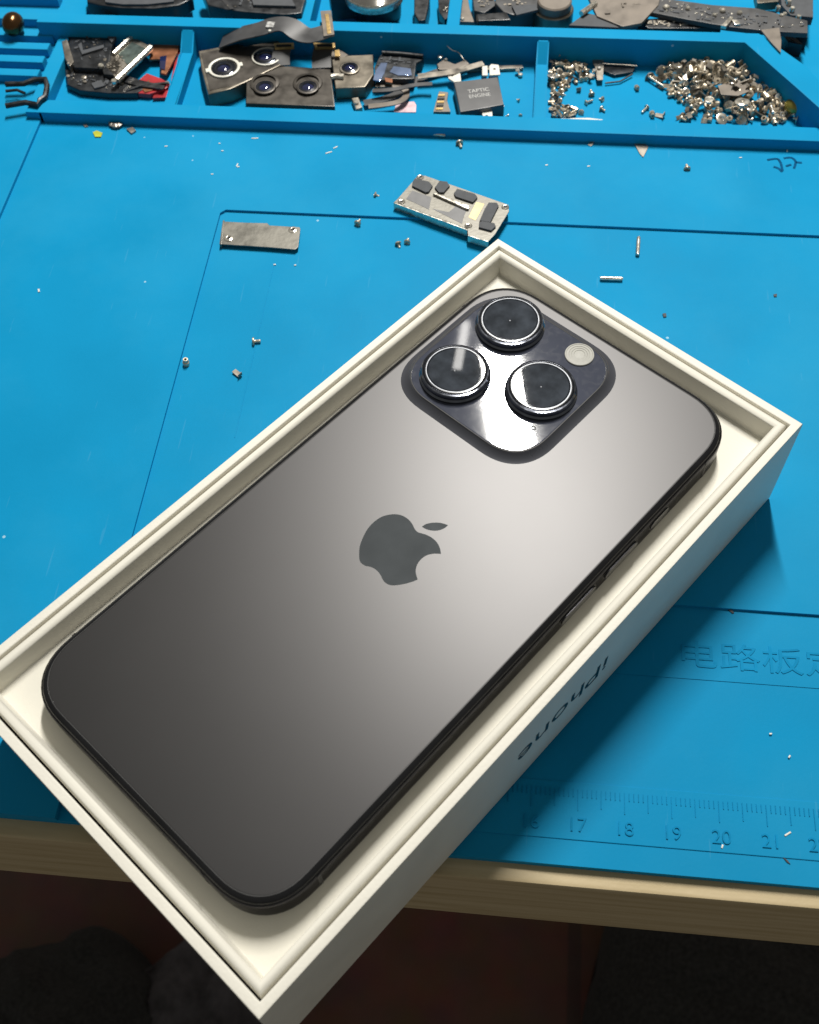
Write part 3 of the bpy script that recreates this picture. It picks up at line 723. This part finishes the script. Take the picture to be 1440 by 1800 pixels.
# ------------------------------------------------------------------ parts in the tray pockets
def plate_thing(name, label, cat, pts, z0, z1, mat, bev=.15, tilt=(0, 0, 0), group=None):
    P = [at(x, y, z1) for x, y in pts]; c = sum(P, Vector()) / len(P)
    t = Thing(name, label, cat, (c.x, c.y, z0), group, rot=tilt)
    t.body = t.part('body', prism([tuple(p.xy) for p in P], z0, z1, bev), mat)
    return t
def pp(t, name, pts, z0, z1, mat, bev=.08, label=None):
    return t.part(name, prism([tuple(at(x, y, z1).xy) for x, y in pts], z0, z1, bev), mat, label)
def stud(t, x, y, z, r=.8, h=.6, mat=None, name='stud'):
    c = at(x, y, z); return t.part(name, lathe([(r, z - .2), (r, z + h * .7), (r * .7, z + h), (0, z + h)], 16, (c.x, c.y, 0)), mat or CHROME)
def lensm(t, x, y, z, r, ringm, bulge=1.0):
    c = at(x, y, z)
    rg = t.part('lens', lathe([(r * 1.25, z - .1), (r * 1.25, z + .35), (r * 1.12, z + .5), (r, z + .45), (r * .95, z - .2)], 36, (c.x, c.y, 0)), ringm)
    t.part('lens_barrel', lathe([(r * .97, z - .1), (r * .97, z + .25 * bulge), (r * .72, z + .35 * bulge), (r * .62, z + .1)], 36, (c.x, c.y, 0)), LENSDARK, parent=rg)
    t.part('lens_glass', lathe([(r * .64, z + .05), (r * .5, z + .3 * bulge), (r * .25, z + .45 * bulge), (0, z + .5 * bulge)], 32, (c.x, c.y, 0)), LENSBLUE, parent=rg)

def bits(t, pts, z, n, seed, mats=None, name='surface_components', big=1.0):
    rr = random.Random(seed); P = [tuple(at(x, y, z).xy) for x, y in pts]; xs = [p[0] for p in P]; ys = [p[1] for p in P]
    b = bmesh.new(); k = 0; g = 0
    ang = math.atan2(P[1][1] - P[0][1], P[1][0] - P[0][0])
    while k < n and g < 3000:
        g += 1; p = (rr.uniform(min(xs), max(xs)), rr.uniform(min(ys), max(ys)))
        if not inside(p, P) or edge_d(p, P) < .7: continue
        obox(p, ang + rr.choice((0, math.pi / 2)) + rr.uniform(-.1, .1), rr.uniform(.5, 2.0) * big, rr.uniform(.3, .9) * big, z - .1, z + rr.uniform(.08, .45), .04, bm=b); k += 1
    t.part(name, b, mats or NICKEL)
# left pocket
t = plate_thing('speaker_module', 'black plastic speaker module with a raised rim at the left of the left pocket', 'speaker module', [(118, 62), (130, 48), (188, 38), (200, 60), (192, 112), (180, 120), (130, 118), (114, 95)], .2, 4.6, FLEXD, .5)
bits(t, [(125, 64), (186, 44), (192, 110), (132, 116)], 4.6, 14, 1, PAD); bits(t, [(125, 64), (186, 44), (192, 110), (132, 116)], 4.6, 6, 12, NICKEL, 'contacts', .6)
pp(t, 'raised_rim', [(137, 78), (143, 74), (146, 88), (182, 78), (183, 83), (144, 95)], 4.5, 5.3, PAD)
pp(t, 'raised_rim', [(134, 56), (180, 46), (181, 50), (136, 60)], 4.5, 5.2, PAD)
t = plate_thing('metal_strip', 'dull grey metal strip leaning at the left wall of the left pocket', 'metal strip', [(108, 72), (118, 68), (130, 108), (122, 116), (113, 100)], .2, 5.2, NICKEL, .4)
stud(t, 121, 113, 5.2, .5)
t = plate_thing('flex_assembly', 'black crumpled flex assembly along the lower left of the left pocket', 'flex assembly', [(114, 122), (150, 117), (180, 124), (205, 138), (235, 146), (258, 152), (240, 163), (190, 163), (140, 158), (118, 148)], .1, 2.6, FLEXD, .5)
bits(t, [(118, 124), (204, 140), (256, 152), (190, 162), (120, 148)], 2.6, 26, 2, PAD); bits(t, [(118, 124), (204, 140), (256, 152), (190, 162), (120, 148)], 2.6, 14, 3, CHROME, 'contacts', .5)
for x, y, s_ in ((148, 137, 1.0), (150, 145, .6), (177, 116, .7), (200, 144, .9), (120, 135, .7), (215, 148, .5)): stud(t, x, y, 2.6, s_, .6, NICKEL, 'component')
pp(t, 'chip', [(160, 146), (178, 140), (184, 150), (166, 155)], 2.5, 3.2, PAD)
t = plate_thing('metal_bracket', 'dull bracket with two bright rails lying on the black modules', 'bracket', [(196, 94), (230, 62), (266, 82), (210, 143), (188, 120)], 3.6, 4.4, NICKEL, .2)
bits(t, [(200, 94), (230, 66), (262, 84), (210, 140)], 4.5, 10, 4, NICKEL)
for p0, p1, r in (((199, 95), (233, 63), .8), ((205, 141), (265, 84), 1.1)):
    a, b_ = at(*p0, 4.9), at(*p1, 4.9); t.part('rail', tube([a, a.lerp(b_, .5), b_], r), CHROME)
for x, y in ((232, 63), (264, 84), (201, 144), (178, 117)): stud(t, x, y, 4.7, 1.0, .9)
t.part('foil', prism([tuple(at(x, y, 4.5).xy) for x, y in ((208, 95), (232, 74), (258, 86), (240, 104), (225, 115))], 4.3, 4.55), material('teal_foil', (.16, .20, .18), .3, metal=.7, var=.4, vscale=400))
pp(t, 'chip', [(186, 60), (200, 48), (208, 60), (196, 74)], 4.0, 5.2, PAD)
t = plate_thing('copper_flex', 'brown copper coloured flex piece standing at the right of the left pocket', 'flex cable', [(270, 78), (318, 62), (312, 92), (292, 130), (283, 128), (288, 103), (262, 104)], 2.0, 2.6, COPPER, .1, tilt=(0, 0, 0))
for x, y, r in ((325, 62, 1.3), (316, 73, .9)): stud(t, x, y, 2.6, r, 1.4)
pp(t, 'chip', [(281, 99), (293, 97), (290, 122), (281, 120)], 2.5, 3.0, LENSBLUE)
t = plate_thing('red_plastic_tray', 'red plastic frame with square openings at the right end of the left pocket', 'plastic frame', [(312, 84), (335, 86), (322, 128), (311, 170), (268, 172), (272, 160), (298, 158), (302, 132)], .2, 1.3, RED, .2)
pp(t, 'opening', [(314, 95), (325, 96), (318, 110), (311, 110)], 1.25, 1.36, BLUE_SHADED, 0)
t = plate_thing('red_flex', 'dark red crumpled flex strip below the copper piece', 'flex cable', [(232, 150), (258, 128), (285, 138), (300, 148), (290, 156), (262, 165), (238, 163)], .6, 2.2, RED, .3)
pp(t, 'copper_patch', [(246, 152), (262, 140), (268, 158), (255, 162)], 2.2, 2.5, COPPER)
t.part('rail', tube([at(222, 160, 2.6), at(250, 150, 3.0), at(296, 146, 2.8)], .5), FLEXD); stud(t, 294, 147, 2.4, .8, .7)

# middle pocket: camera modules
def crop2(x, y): return (330 + x / 4.5, y / 4.5)
def C2(pts): return [crop2(*p) for p in pts]
t = plate_thing('camera_module', 'large silver framed camera module with a white lens ring and long grey flex', 'camera module', C2([(85, 400), (400, 340), (450, 360), (720, 315), (760, 500), (470, 640), (340, 700), (160, 745), (110, 560)]), .3, 5.5, CAMPALE, .5)
pp(t, 'dark_face', C2([(105, 420), (400, 360), (450, 375), (700, 340), (730, 500), (470, 630), (330, 680), (175, 715)]), 5.4, 5.62, CAMBODY)
c = at(*crop2(290, 540), 5.7)
t.part('lens_collar', lathe([(4.5, 5.5), (4.5, 6.2), (5.0, 6.35), (5.4, 6.2), (5.4, 5.5)], 40, (c.x, c.y, 0)), WHITEP)
for a in (0.35, 2.0 + 1.5): 
    t.part('collar_lug', obox((c.x + 5.5 * math.cos(a), c.y + 5.5 * math.sin(a)), a, 1.6, 2.0, 5.5, 6.3, .2), WHITEP)
lensm(t, *crop2(285, 545), 5.9, 3.3, LENSRING, 1.6)
c = at(*crop2(625, 450), 5.7); t.part('lens_collar', lathe([(4.4, 5.5), (4.4, 6.1), (4.7, 6.2), (5.0, 6.1), (5.0, 5.5)], 40, (c.x, c.y, 0)), WHITEP)
lensm(t, *crop2(615, 450), 5.9, 3.3, LENSRING, 1.4)
fx = [at(*crop2(x, y), z) for x, y, z in ((270, 330, 6.5), (400, 275, 9.5), (560, 235, 11.8), (700, 195, 13), (800, 205, 13), (900, 270, 12), (980, 285, 12), (1100, 250, 12.6))]
t.part('flex_cable', ribbon(fx, [8, 8.5, 8, 8, 8, 8, 8, 7], .35, 8), FLEX)
cc = at(*crop2(655, 200), 13); t.part('white_patch', obox(cc.xy, -.05, 2.6, 3.0, 12.9, 13.4), material('patch_grey', (.35, .35, .34), .5, var=.6, vscale=900))
pp(t, 'connector', C2([(1050, 85), (1135, 80), (1160, 270), (1075, 285)]), 12.6, 13.4, TAUPE)
pp(t, 'gold_contacts', C2([(1085, 110), (1115, 108), (1135, 260), (1105, 265)]), 13.4, 13.6, GOLD)
stud(t, *crop2(650, 245), 13.2, .5, .4, WHITEP, 'dot')

t = plate_thing('camera_module', 'brown grey twin lens camera module lying in front of the larger module', 'camera module', C2([(465, 535), (800, 520), (1130, 545), (1165, 840), (460, 815)]), .2, 5.0, CAMBODY, .4)
for x in (610, 950):
    c = at(*crop2(x, 660), 5); t.part('lens_plinth', lathe([(5.0, 4.9), (5.0, 5.4), (4.6, 5.6), (3.8, 5.65)], 36, (c.x, c.y, 0)), CAMBODY)
    lensm(t, *crop2(x, 690), 5.6, 3.0, CAMBODY, 1.3)
fx = [at(*crop2(x, y), z) for x, y, z in ((740, 520, 5), (740, 440, 6.4), (760, 365, 7))]
t.part('flex_cable', ribbon(fx, 6, .35, 5), FLEX)
pp(t, 'connector', C2([(680, 340), (840, 335), (840, 372), (690, 378)]), 7.2, 8.0, GOLD); pp(t, 'connector_core', C2([(700, 350), (820, 347), (820, 362), (702, 366)]), 8.0, 8.2, GAP)
fx = [at(*crop2(x, y), z) for x, y, z in ((1060, 540, 5), (1060, 450, 6.4), (1080, 360, 7))]
t.part('flex_cable', ribbon(fx, 6.5, .35, 5), FLEX)
pp(t, 'connector', C2([(990, 335), (1165, 338), (1165, 372), (1010, 375)]), 7.2, 8.0, GOLD); pp(t, 'connector_core', C2([(1020, 347), (1145, 348), (1145, 363), (1025, 364)]), 8.0, 8.2, GAP)
pp(t, 'gold_tab', C2([(1160, 395), (1200, 390), (1205, 440), (1165, 442)]), 5.5, 6, GOLD)

t = plate_thing('camera_module', 'beige single lens camera module right of the twin lens module', 'camera module', [(583, 104), (610, 97), (656, 95), (657, 130), (642, 152), (590, 155)], .2, 4.6, CAMPALE, .4)
lensm(t, 615, 120, 4.7, 2.8, CAMPALE, 1.6)
t.part('barrel_pin', tube([at(582, 135, 5), at(590, 134, 5), at(605, 135, 5)], 1.1), CHROME)
t = plate_thing('filter_bracket', 'black bracket holding bluish white glass right of the beige camera module', 'bracket', [(668, 97), (676, 91), (745, 96), (742, 105), (732, 110), (728, 138), (690, 138), (660, 142), (658, 118)], .3, 4.2, FLEXD, .3)
bits(t, [(664, 100), (740, 100), (728, 112), (660, 118)], 4.2, 14, 14, PAD)
pp(t, 'filter_glass', [(660, 124), (670, 110), (681, 110), (676, 128), (668, 142), (656, 140)], 4.2, 4.5, SKYGLASS)
pp(t, 'filter_glass', [(692, 116), (722, 120), (724, 132), (700, 132), (685, 126)], 4.2, 4.5, SKYGLASS)
pp(t, 'copper_tab', [(676, 136), (690, 138), (690, 145), (678, 143)], 3.6, 4.4, COPPER)
t.part('top_bar', tube([at(672, 92, 5), at(705, 94, 5), at(744, 98, 5)], .6), FLEXD)
for i, (path, wdt, lb) in enumerate((
    ([(640, 182), (690, 170), (720, 148), (760, 130), (800, 118)], 3.0, 'grey flex strip rising from the lower left to the middle of the centre pocket'),
    ([(648, 188), (700, 180), (715, 165), (700, 152), (660, 150)], 2.2, 'looped grey flex strip beside the pink label'),
    ([(735, 135), (790, 128), (815, 122), (850, 112)], 2.6, 'flat grey flex strip reaching to the white tab of the vibration motor'),
    ([(655, 160), (690, 158), (730, 150), (760, 148)], 1.8, 'thin grey flex strip under the black filter bracket'))):
    P = [at(x, y, 1.2 + i * .8 + .5 * math.sin(k * 2)) for k, (x, y) in enumerate(path)]
    solo('flex_strip', lb, 'flex cable', ribbon(P, wdt, .3, 6), [FLEX, TAUPE, NICKEL, FLEX][i], P[0])
t = plate_thing('metal_clasp', 'small dark metal clasp in front of the beige camera module', 'clasp', [(618, 172), (630, 170), (637, 188), (626, 192)], .2, 2.0, NICKEL, .3); stud(t, 627, 182, 2, .7)
chip([(697, 180), (728, 178), (732, 184), (731, 197), (692, 197)], .1, .5, PINK, 'sticker', 'pale pink sticker on the floor of the centre pocket', 'sticker')
t = plate_thing('contact_strip', 'narrow brown contact strip left of the vibration motor', 'contact strip', [(772, 160), (788, 162), (786, 176), (792, 196), (762, 196), (766, 180)], .1, 1.0, TAUPE, .1)
for k in range(5): pp(t, 'contact', [(771 - k, 165 + k * 6), (783 - k, 165 + k * 6), (782 - k, 168 + k * 6), (770 - k, 168 + k * 6)], 1.0, 1.3, GAP if k % 2 else GOLD, 0)

def crop3(x, y): return (580 + x / 3.79, y / 3.79)
def C3(pts): return [crop3(*p) for p in pts]
t = plate_thing('vibration_motor', 'dark grey block shaped vibration motor with white corner tabs and printed words', 'vibration motor', C3([(825, 545), (1120, 510), (1160, 695), (870, 745)]), .3, 4.6, material('motor_steel', (.085, .085, .087), .42, metal=.6, var=.1, vscale=200), .35)
P = [at(*crop3(x, y), 3.6) for x, y in ((870, 752), (1160, 704))]; dd = P[1] - P[0]; nn = Vector((dd.y, -dd.x, 0)).normalized()
t.part('steel_edge', prism([tuple(P[0].xy), tuple(P[1].xy), tuple((P[1] + nn * .5).xy), tuple((P[0] + nn * .5).xy)], .4, 3.9, .1), CHROME)
for pts in ([(785, 490), (830, 462), (870, 490), (875, 540), (830, 545), (790, 520)], [(1062, 440), (1075, 425), (1125, 430), (1135, 495), (1065, 500)], [(1015, 440), (1050, 435), (1052, 500), (1015, 500)], [(1010, 735), (1080, 728), (1085, 780), (1020, 778)]):
    pp(t, 'mounting_tab', C3(pts), 2.4, 3.0, WHITEP, .15)
for x, y in ((815, 502), (1097, 458), (1045, 770)): 
    c = at(*crop3(x, y), 3.05); t.part('tab_hole', lathe([(.45, 3.05), (0, 3.05)], 12, (c.x, c.y, 0)), GAP)
a, b_ = at(*crop3(922, 620), 4.6), at(*crop3(1062, 603), 4.6); ang = math.atan2((b_ - a).y, (b_ - a).x); wd = (b_ - a).length
for i, s_ in enumerate(('TAPTIC', 'ENGINE')):
    bm = text_bm(s_, 1.7, .05, width=wd)
    q = a + Vector((math.sin(ang), -math.cos(ang), 0)) * (2.7 * i)
    bmt(bm, Matrix.Translation((q.x, q.y, 4.6)) @ Matrix.Rotation(ang, 4, 'Z')); t.part('lettering', bm, PRINT, smooth=False)
t = plate_thing('thin_rail', 'thin metal rail behind the vibration motor', 'rail', [(820, 116), (918, 114), (920, 119), (822, 123)], .2, 1.2, NICKEL, .1); stud(t, 910, 125, 1.2, .8); stud(t, 915, 132, .6, .8)
t = plate_thing('dark_connector', 'dark bent connector above the flex strips of the centre pocket', 'connector', [(768, 112), (780, 104), (800, 112), (818, 104), (826, 112), (800, 122), (772, 122)], .2, 2.6, TAUPE, .3); stud(t, 774, 101, 2.4, .9); stud(t, 784, 106, 2.4, .6); 
solo('hair_wire', 'thin pale curled wire standing at the back of the centre pocket', 'wire', tube(smooth_path([at(786, 80, 6), at(795, 88, 5), at(806, 92, 4), (at(815, 104, 3)), at(822, 112, 2)]), .14, 6), CHROME, at(800, 100, 0))
put('screw', at(912, 176, .6), (1.5, 0, 1), 'tiny bright screw on the open floor right of the vibration motor', 'screw', scale=.5)
put('screw', at(893, 203, .5), (1.5, 0, 2), 'tiny bright screw at the front right corner of the vibration motor', 'screw', scale=.5)
put('screw', at(915, 203, .5), (1.4, 0, 0), 'tiny bright screw against the front ledge of the centre pocket', 'screw', scale=.6)

# right pocket larger bits
t = plate_thing('eyelet_bracket', 'upright dull bracket with a round eyelet in the right pocket', 'bracket', [(1043, 95), (1061, 94), (1062, 112), (1060, 140), (1050, 140), (1046, 116), (1042, 108)], 1.4, 1.9, NICKEL, .1, tilt=(0, 0, 0))
c = at(1050, 101, 1.95); t.part('eyelet', lathe([(.9, 1.95), (0, 1.95)], 16, (c.x, c.y, 0)), GAP); stud(t, 1045, 125, 1.9, .8); stud(t, 1053, 121, 1.9, .7)
t = plate_thing('black_spring_strip', 'black spring strip right of the eyelet bracket', 'metal strip', [(1062, 113), (1118, 115), (1112, 126), (1080, 131), (1062, 124)], .4, 1.2, FLEXD, .1)
t.part('spring_edge', tube([at(1060, 112, 1.8), at(1095, 114, 1.8), at(1120, 116, 1.8)], .3), NICKEL); t.part('spring_edge', tube([at(1064, 146, .8), at(1090, 143, .8), at(1112, 130, 1.0)], .3), FLEX)
chip([(972, 208), (1035, 207), (1060, 210), (1058, 212), (980, 211)], .05, .35, WHITEP, 'white_strip', 'thin white strip at the front edge of the right pocket', 'strip', 0)
t = plate_thing('folded_plate', 'broken taupe metal sheet half buried in the big screw heap', 'metal sheet', [(1262, 150), (1300, 140), (1318, 160), (1298, 168), (1268, 166)], 5.0, 5.3, TAUPE, .05)
c = at(1398, 186, 3); b = bmesh.new(); bmesh.ops.create_uvsphere(b, u_segments=20, v_segments=12, radius=3.0)
for v in b.verts: v.co = Vector((v.co.x * 1.2, v.co.y, v.co.z * .8)) + c
solo('olive_bead', 'rounded olive green bead at the right edge of the screw heap', 'bead', b, OLIVE, c)
t = plate_thing('shiny_disc', 'bright round contact disc on the big screw heap', 'disc', [(1240, 170), (1250, 168), (1256, 174), (1250, 180), (1241, 178)], 4.8, 5.4, CHROME, .1)

# ------------------------------------------------------------------ back tray
c = at(657, -18, 13); t = Thing('magnifier_loupe', 'round magnifier loupe with a silver rim in the back tray', 'magnifier', (c.x, c.y, 10.1))
t.part('rim', lathe([(9.2, 10.2), (10.3, 10.2), (10.45, 11.6), (10.3, 12.8), (9.95, 13.2), (9.6, 12.9), (9.5, 12.2)], 56, (c.x, c.y, 0)), CHROME)
t.part('lens', lathe([(9.55, 12.2), (8, 12.9), (6, 13.4), (3, 13.8), (0, 13.9)], 56, (c.x, c.y, 0)), LOUPE)
t.part('handle_block', obox((c.x - 12.0, c.y + 2), .25, 8, 9, 3, 12.5, .8), FLEXD)
t.part('under_body', lathe([(0, .1), (8.5, .1), (9.0, 10.2), (0, 10.2)], 40, (c.x, c.y + 6, 0)), FLEXD)
t = plate_thing('round_black_disc', 'large flat black disc at the left end of the back tray', 'disc', [(152, 2), (150, -30), (240, -45), (335, -30), (338, -4), (315, 8), (270, 14), (215, 13), (175, 8)], 5, 9.5, FLEXD, 1.0)
bits(t, [(170, 6), (160, -20), (320, -20), (325, -4), (240, 12)], 9.5, 14, 5, PAD)
pp(t, 'raised_rim', [(185, 3), (180, -12), (250, -20), (310, -12), (305, 2), (260, 7), (215, 7)], 9.5, 10.2, PAD, .2)
t = plate_thing('black_bracket', 'wide black plastic bracket beside the large disc in the back tray', 'bracket', [(350, -30), (365, 8), (398, 16), (430, 20), (500, 25), (530, 22), (538, -5), (530, -40)], 3, 9, FLEXD, .6)
bits(t, [(365, -8), (440, -8), (520, -6), (525, 18), (400, 14)], 9.0, 22, 6, PAD); bits(t, [(365, -8), (440, -8), (520, -6), (525, 18), (400, 14)], 9.0, 8, 7, NICKEL, 'contacts', .5)
pp(t, 'slanted_groove', [(385, -5), (392, -7), (412, 15), (404, 16)], 9.0, 9.15, GAP, 0); pp(t, 'ridge', [(440, -10), (510, -8), (520, 10), (445, 8)], 9.0, 10.0, PAD, .3)
t = plate_thing('small_black_block', 'small black block right of the magnifier loupe', 'block', [(728, -10), (756, -8), (753, 12), (748, 34), (736, 36), (728, 22)], .2, 7, FLEXD, .5)
t = plate_thing('brown_connector', 'narrow brown connector with bright contacts in the back tray', 'connector', [(798, -10), (822, -8), (826, 14), (834, 38), (796, 37), (800, 16)], .2, 5.5, TAUPE, .3)
for x, y in ((802, 34), (808, 27), (813, 34), (798, 24)): stud(t, x, y, 5.5, .7, .6)
t = plate_thing('black_wedge', 'flat black wedge shaped plate near the front of the back tray', 'plate', [(838, 24), (890, 21), (898, 34), (842, 36)], 6, 9.5, FLEXD, .3)
t = plate_thing('grey_flex_bundle', 'grey folded flex cables above the black wedge', 'flex cable', [(872, -12), (945, -14), (950, 12), (905, 26), (885, 20), (870, 4)], 2, 8.0, FLEX, .5)
bits(t, [(880, -8), (942, -10), (945, 10), (880, 16)], 8.0, 20, 13, NICKEL)
pp(t, 'fold', [(900, 10), (946, 6), (948, 16), (908, 26)], 8, 9, PAD, .3)
c = at(975, 4, 10); t = Thing('round_sensor', 'round dark sensor can on a pale ring in the back tray', 'sensor', (c.x, c.y, .1))
t.part('pale_ring', lathe([(0, .2), (6.8, .2), (6.8, 7.6), (6.3, 8.0), (5.6, 8.0)], 40, (c.x, c.y, 0)), CAMPALE)
t.part('can', lathe([(5.9, 7.6), (5.9, 10.6), (5.4, 11.0), (0, 11.0)], 40, (c.x, c.y, 0)), TAUPE)
solo('silver_rod', 'bright slanted silver rod right of the round sensor', 'rod', tube([at(1022, 24, 11), at(1035, 15, 11), at(1047, 6, 11)], 1.0), CHROME, at(1035, 15, 9))
t = plate_thing('taupe_plate', 'large taupe grey metal plate leaning over the back tray front ledge', 'metal plate', [(1030, -15), (1165, -25), (1158, 8), (1128, 40), (1095, 46), (1050, 28)], 9.5, 10.6, TAUPE, .2)
bits(t, [(1040, -8), (1160, -14), (1150, 8), (1095, 42), (1056, 26)], 10.6, 4, 11, TAUPE, big=1.5)
t = plate_thing('dark_triangle', 'dark triangular plate between the round sensor and the taupe plate', 'plate', [(1000, 44), (1030, 22), (1048, 26), (1090, 48)], 8.5, 10.0, PAD, .2)
t = plate_thing('long_black_strip', 'long black circuit strip running along the right of the back tray', 'circuit strip', [(1152, -6), (1250, 8), (1330, 14), (1420, 36), (1420, 58), (1350, 54), (1280, 46), (1210, 34), (1140, 20)], 8.5, 10.2, FLEX, .2)
bits(t, [(1152, -4), (1250, 10), (1415, 38), (1415, 56), (1280, 44), (1150, 20)], 10.2, 60, 8, PAD, big=1.2); bits(t, [(1152, -4), (1250, 10), (1415, 38), (1415, 56), (1280, 44), (1150, 20)], 10.2, 40, 9, CHROME, 'contacts', .55)
for x, y, s_ in ((1171, 14, 1.1), (1270, 20, 1.0), (1300, 24, .9), (1256, 28, .7), (1209, 16, .8)): stud(t, x, y, 10.2, s_, .9)
pp(t, 'silver_clip', [(1268, 44), (1284, 28), (1290, 30), (1277, 46)], 10.2, 11.4, CHROME, .2); pp(t, 'silver_clip', [(1286, 32), (1300, 36), (1302, 42), (1292, 42)], 10.2, 11.0, CHROME, .2)
t = plate_thing('black_cable_strip', 'black lower strip under the long circuit strip', 'circuit strip', [(1124, 34), (1180, 30), (1260, 44), (1268, 49), (1140, 49)], 4, 8.2, FLEXD, .2)
bits(t, [(1130, 36), (1180, 32), (1260, 45), (1260, 48), (1140, 48)], 8.2, 20, 10, NICKEL)
t = plate_thing('bent_fragment', 'bent taupe fragment hanging over the slanted tray corner', 'metal scrap', [(1338, 52), (1370, 48), (1374, 70), (1373, 92), (1356, 74)], 10.2, 10.8, TAUPE, .1)
t = plate_thing('silver_cluster', 'cluster of silver springs on a grey plate at the far right of the back tray', 'plate', [(1372, -20), (1430, -20), (1430, 30), (1390, 26), (1374, 8)], 6, 9.0, PAD, .3)
for x, y in ((1367, 18), (1378, 30), (1386, 8), (1392, 20), (1403, 34), (1384, 3), (1372, 33)): stud(t, x, y, 9, .9, 1.6)
t = plate_thing('gold_edge_plate', 'pale gold edged plate at the top right of the back tray', 'plate', [(1328, -14), (1372, -14), (1370, 2), (1332, 5)], 3, 6, CAMPALE, .2)
for i, pts in enumerate(([(1395, 50), (1420, 46), (1420, 66), (1400, 62)], [(1376, 60), (1400, 66), (1412, 78), (1386, 74)])):
    plate_thing('dark_scrap', ('dark scrap at the far right beside the silver cluster', 'dark scrap below the end of the long circuit strip')[i], 'scrap', pts, .2, 5, FLEXD, .3)

t = plate_thing('black_frame_scrap', 'black scrap with pale contacts between the speaker module and the bracket rails', 'scrap', [(176, 104), (200, 96), (214, 112), (206, 132), (182, 130)], 2.4, 4.4, FLEXD, .3)
bits(t, [(180, 104), (200, 98), (212, 112), (204, 130), (184, 128)], 4.4, 10, 21, NICKEL)
t = plate_thing('dark_flex_tail', 'dark flex tail over the lower edge of the red flex strip', 'flex cable', [(210, 128), (246, 140), (290, 150), (286, 156), (240, 150), (206, 140)], 2.6, 3.2, FLEXD, .1)
t = plate_thing('module_backplate', 'grey brown plate behind the beige camera module', 'metal plate', [(560, 92), (600, 88), (612, 96), (586, 108), (570, 112)], .2, 4.0, TAUPE, .2)
t = plate_thing('small_black_board', 'small black board left of the brown connector in the back tray', 'circuit board', [(770, -8), (792, -8), (794, 26), (782, 34), (772, 20)], .2, 4.5, FLEXD, .2)
bits(t, [(772, -6), (790, -6), (792, 24), (774, 20)], 4.5, 8, 22, CHROME, big=.6)
t = plate_thing('grey_ribbon_scrap', 'grey ribbon scrap between the brown connector and the black wedge', 'flex cable', [(830, -10), (868, -10), (872, 8), (852, 22), (834, 18)], 1, 6.0, FLEX, .3)
bits(t, [(834, -8), (866, -8), (868, 8), (838, 16)], 6.0, 9, 23, NICKEL)

# ------------------------------------------------------------------ things at the left edge
c = at(24, 45, 8); b = bmesh.new(); bmesh.ops.create_uvsphere(b, u_segments=28, v_segments=18, radius=3.7)
for v in b.verts: v.co = Vector((v.co.x, v.co.y * 1.25, v.co.z)) + Vector((c.x, c.y, 8.65))
solo('brass_knob', 'rounded dark brass knob resting on the comb slots', 'knob', b, material('dark_brass', (.12, .06, .025), .22, metal=.9, var=.3), (c.x, c.y, 5))
P = [at(x, y, 5.6) for x, y in ((10, 148), (42, 147), (60, 140), (80, 139), (83, 150), (79, 170), (70, 176), (66, 184), (45, 180), (10, 186))]
t = Thing('black_wire_frame', 'black rounded wire frame lying over the left edge of the mat', 'frame', P[2])
t.part('frame_bar', tube(P, .9, 8), FLEXD); t.part('cross_bar', tube([at(10, 160, 5.0), at(30, 158, 5.0), at(44, 164, 4.6)], .5, 8), FLEXD)
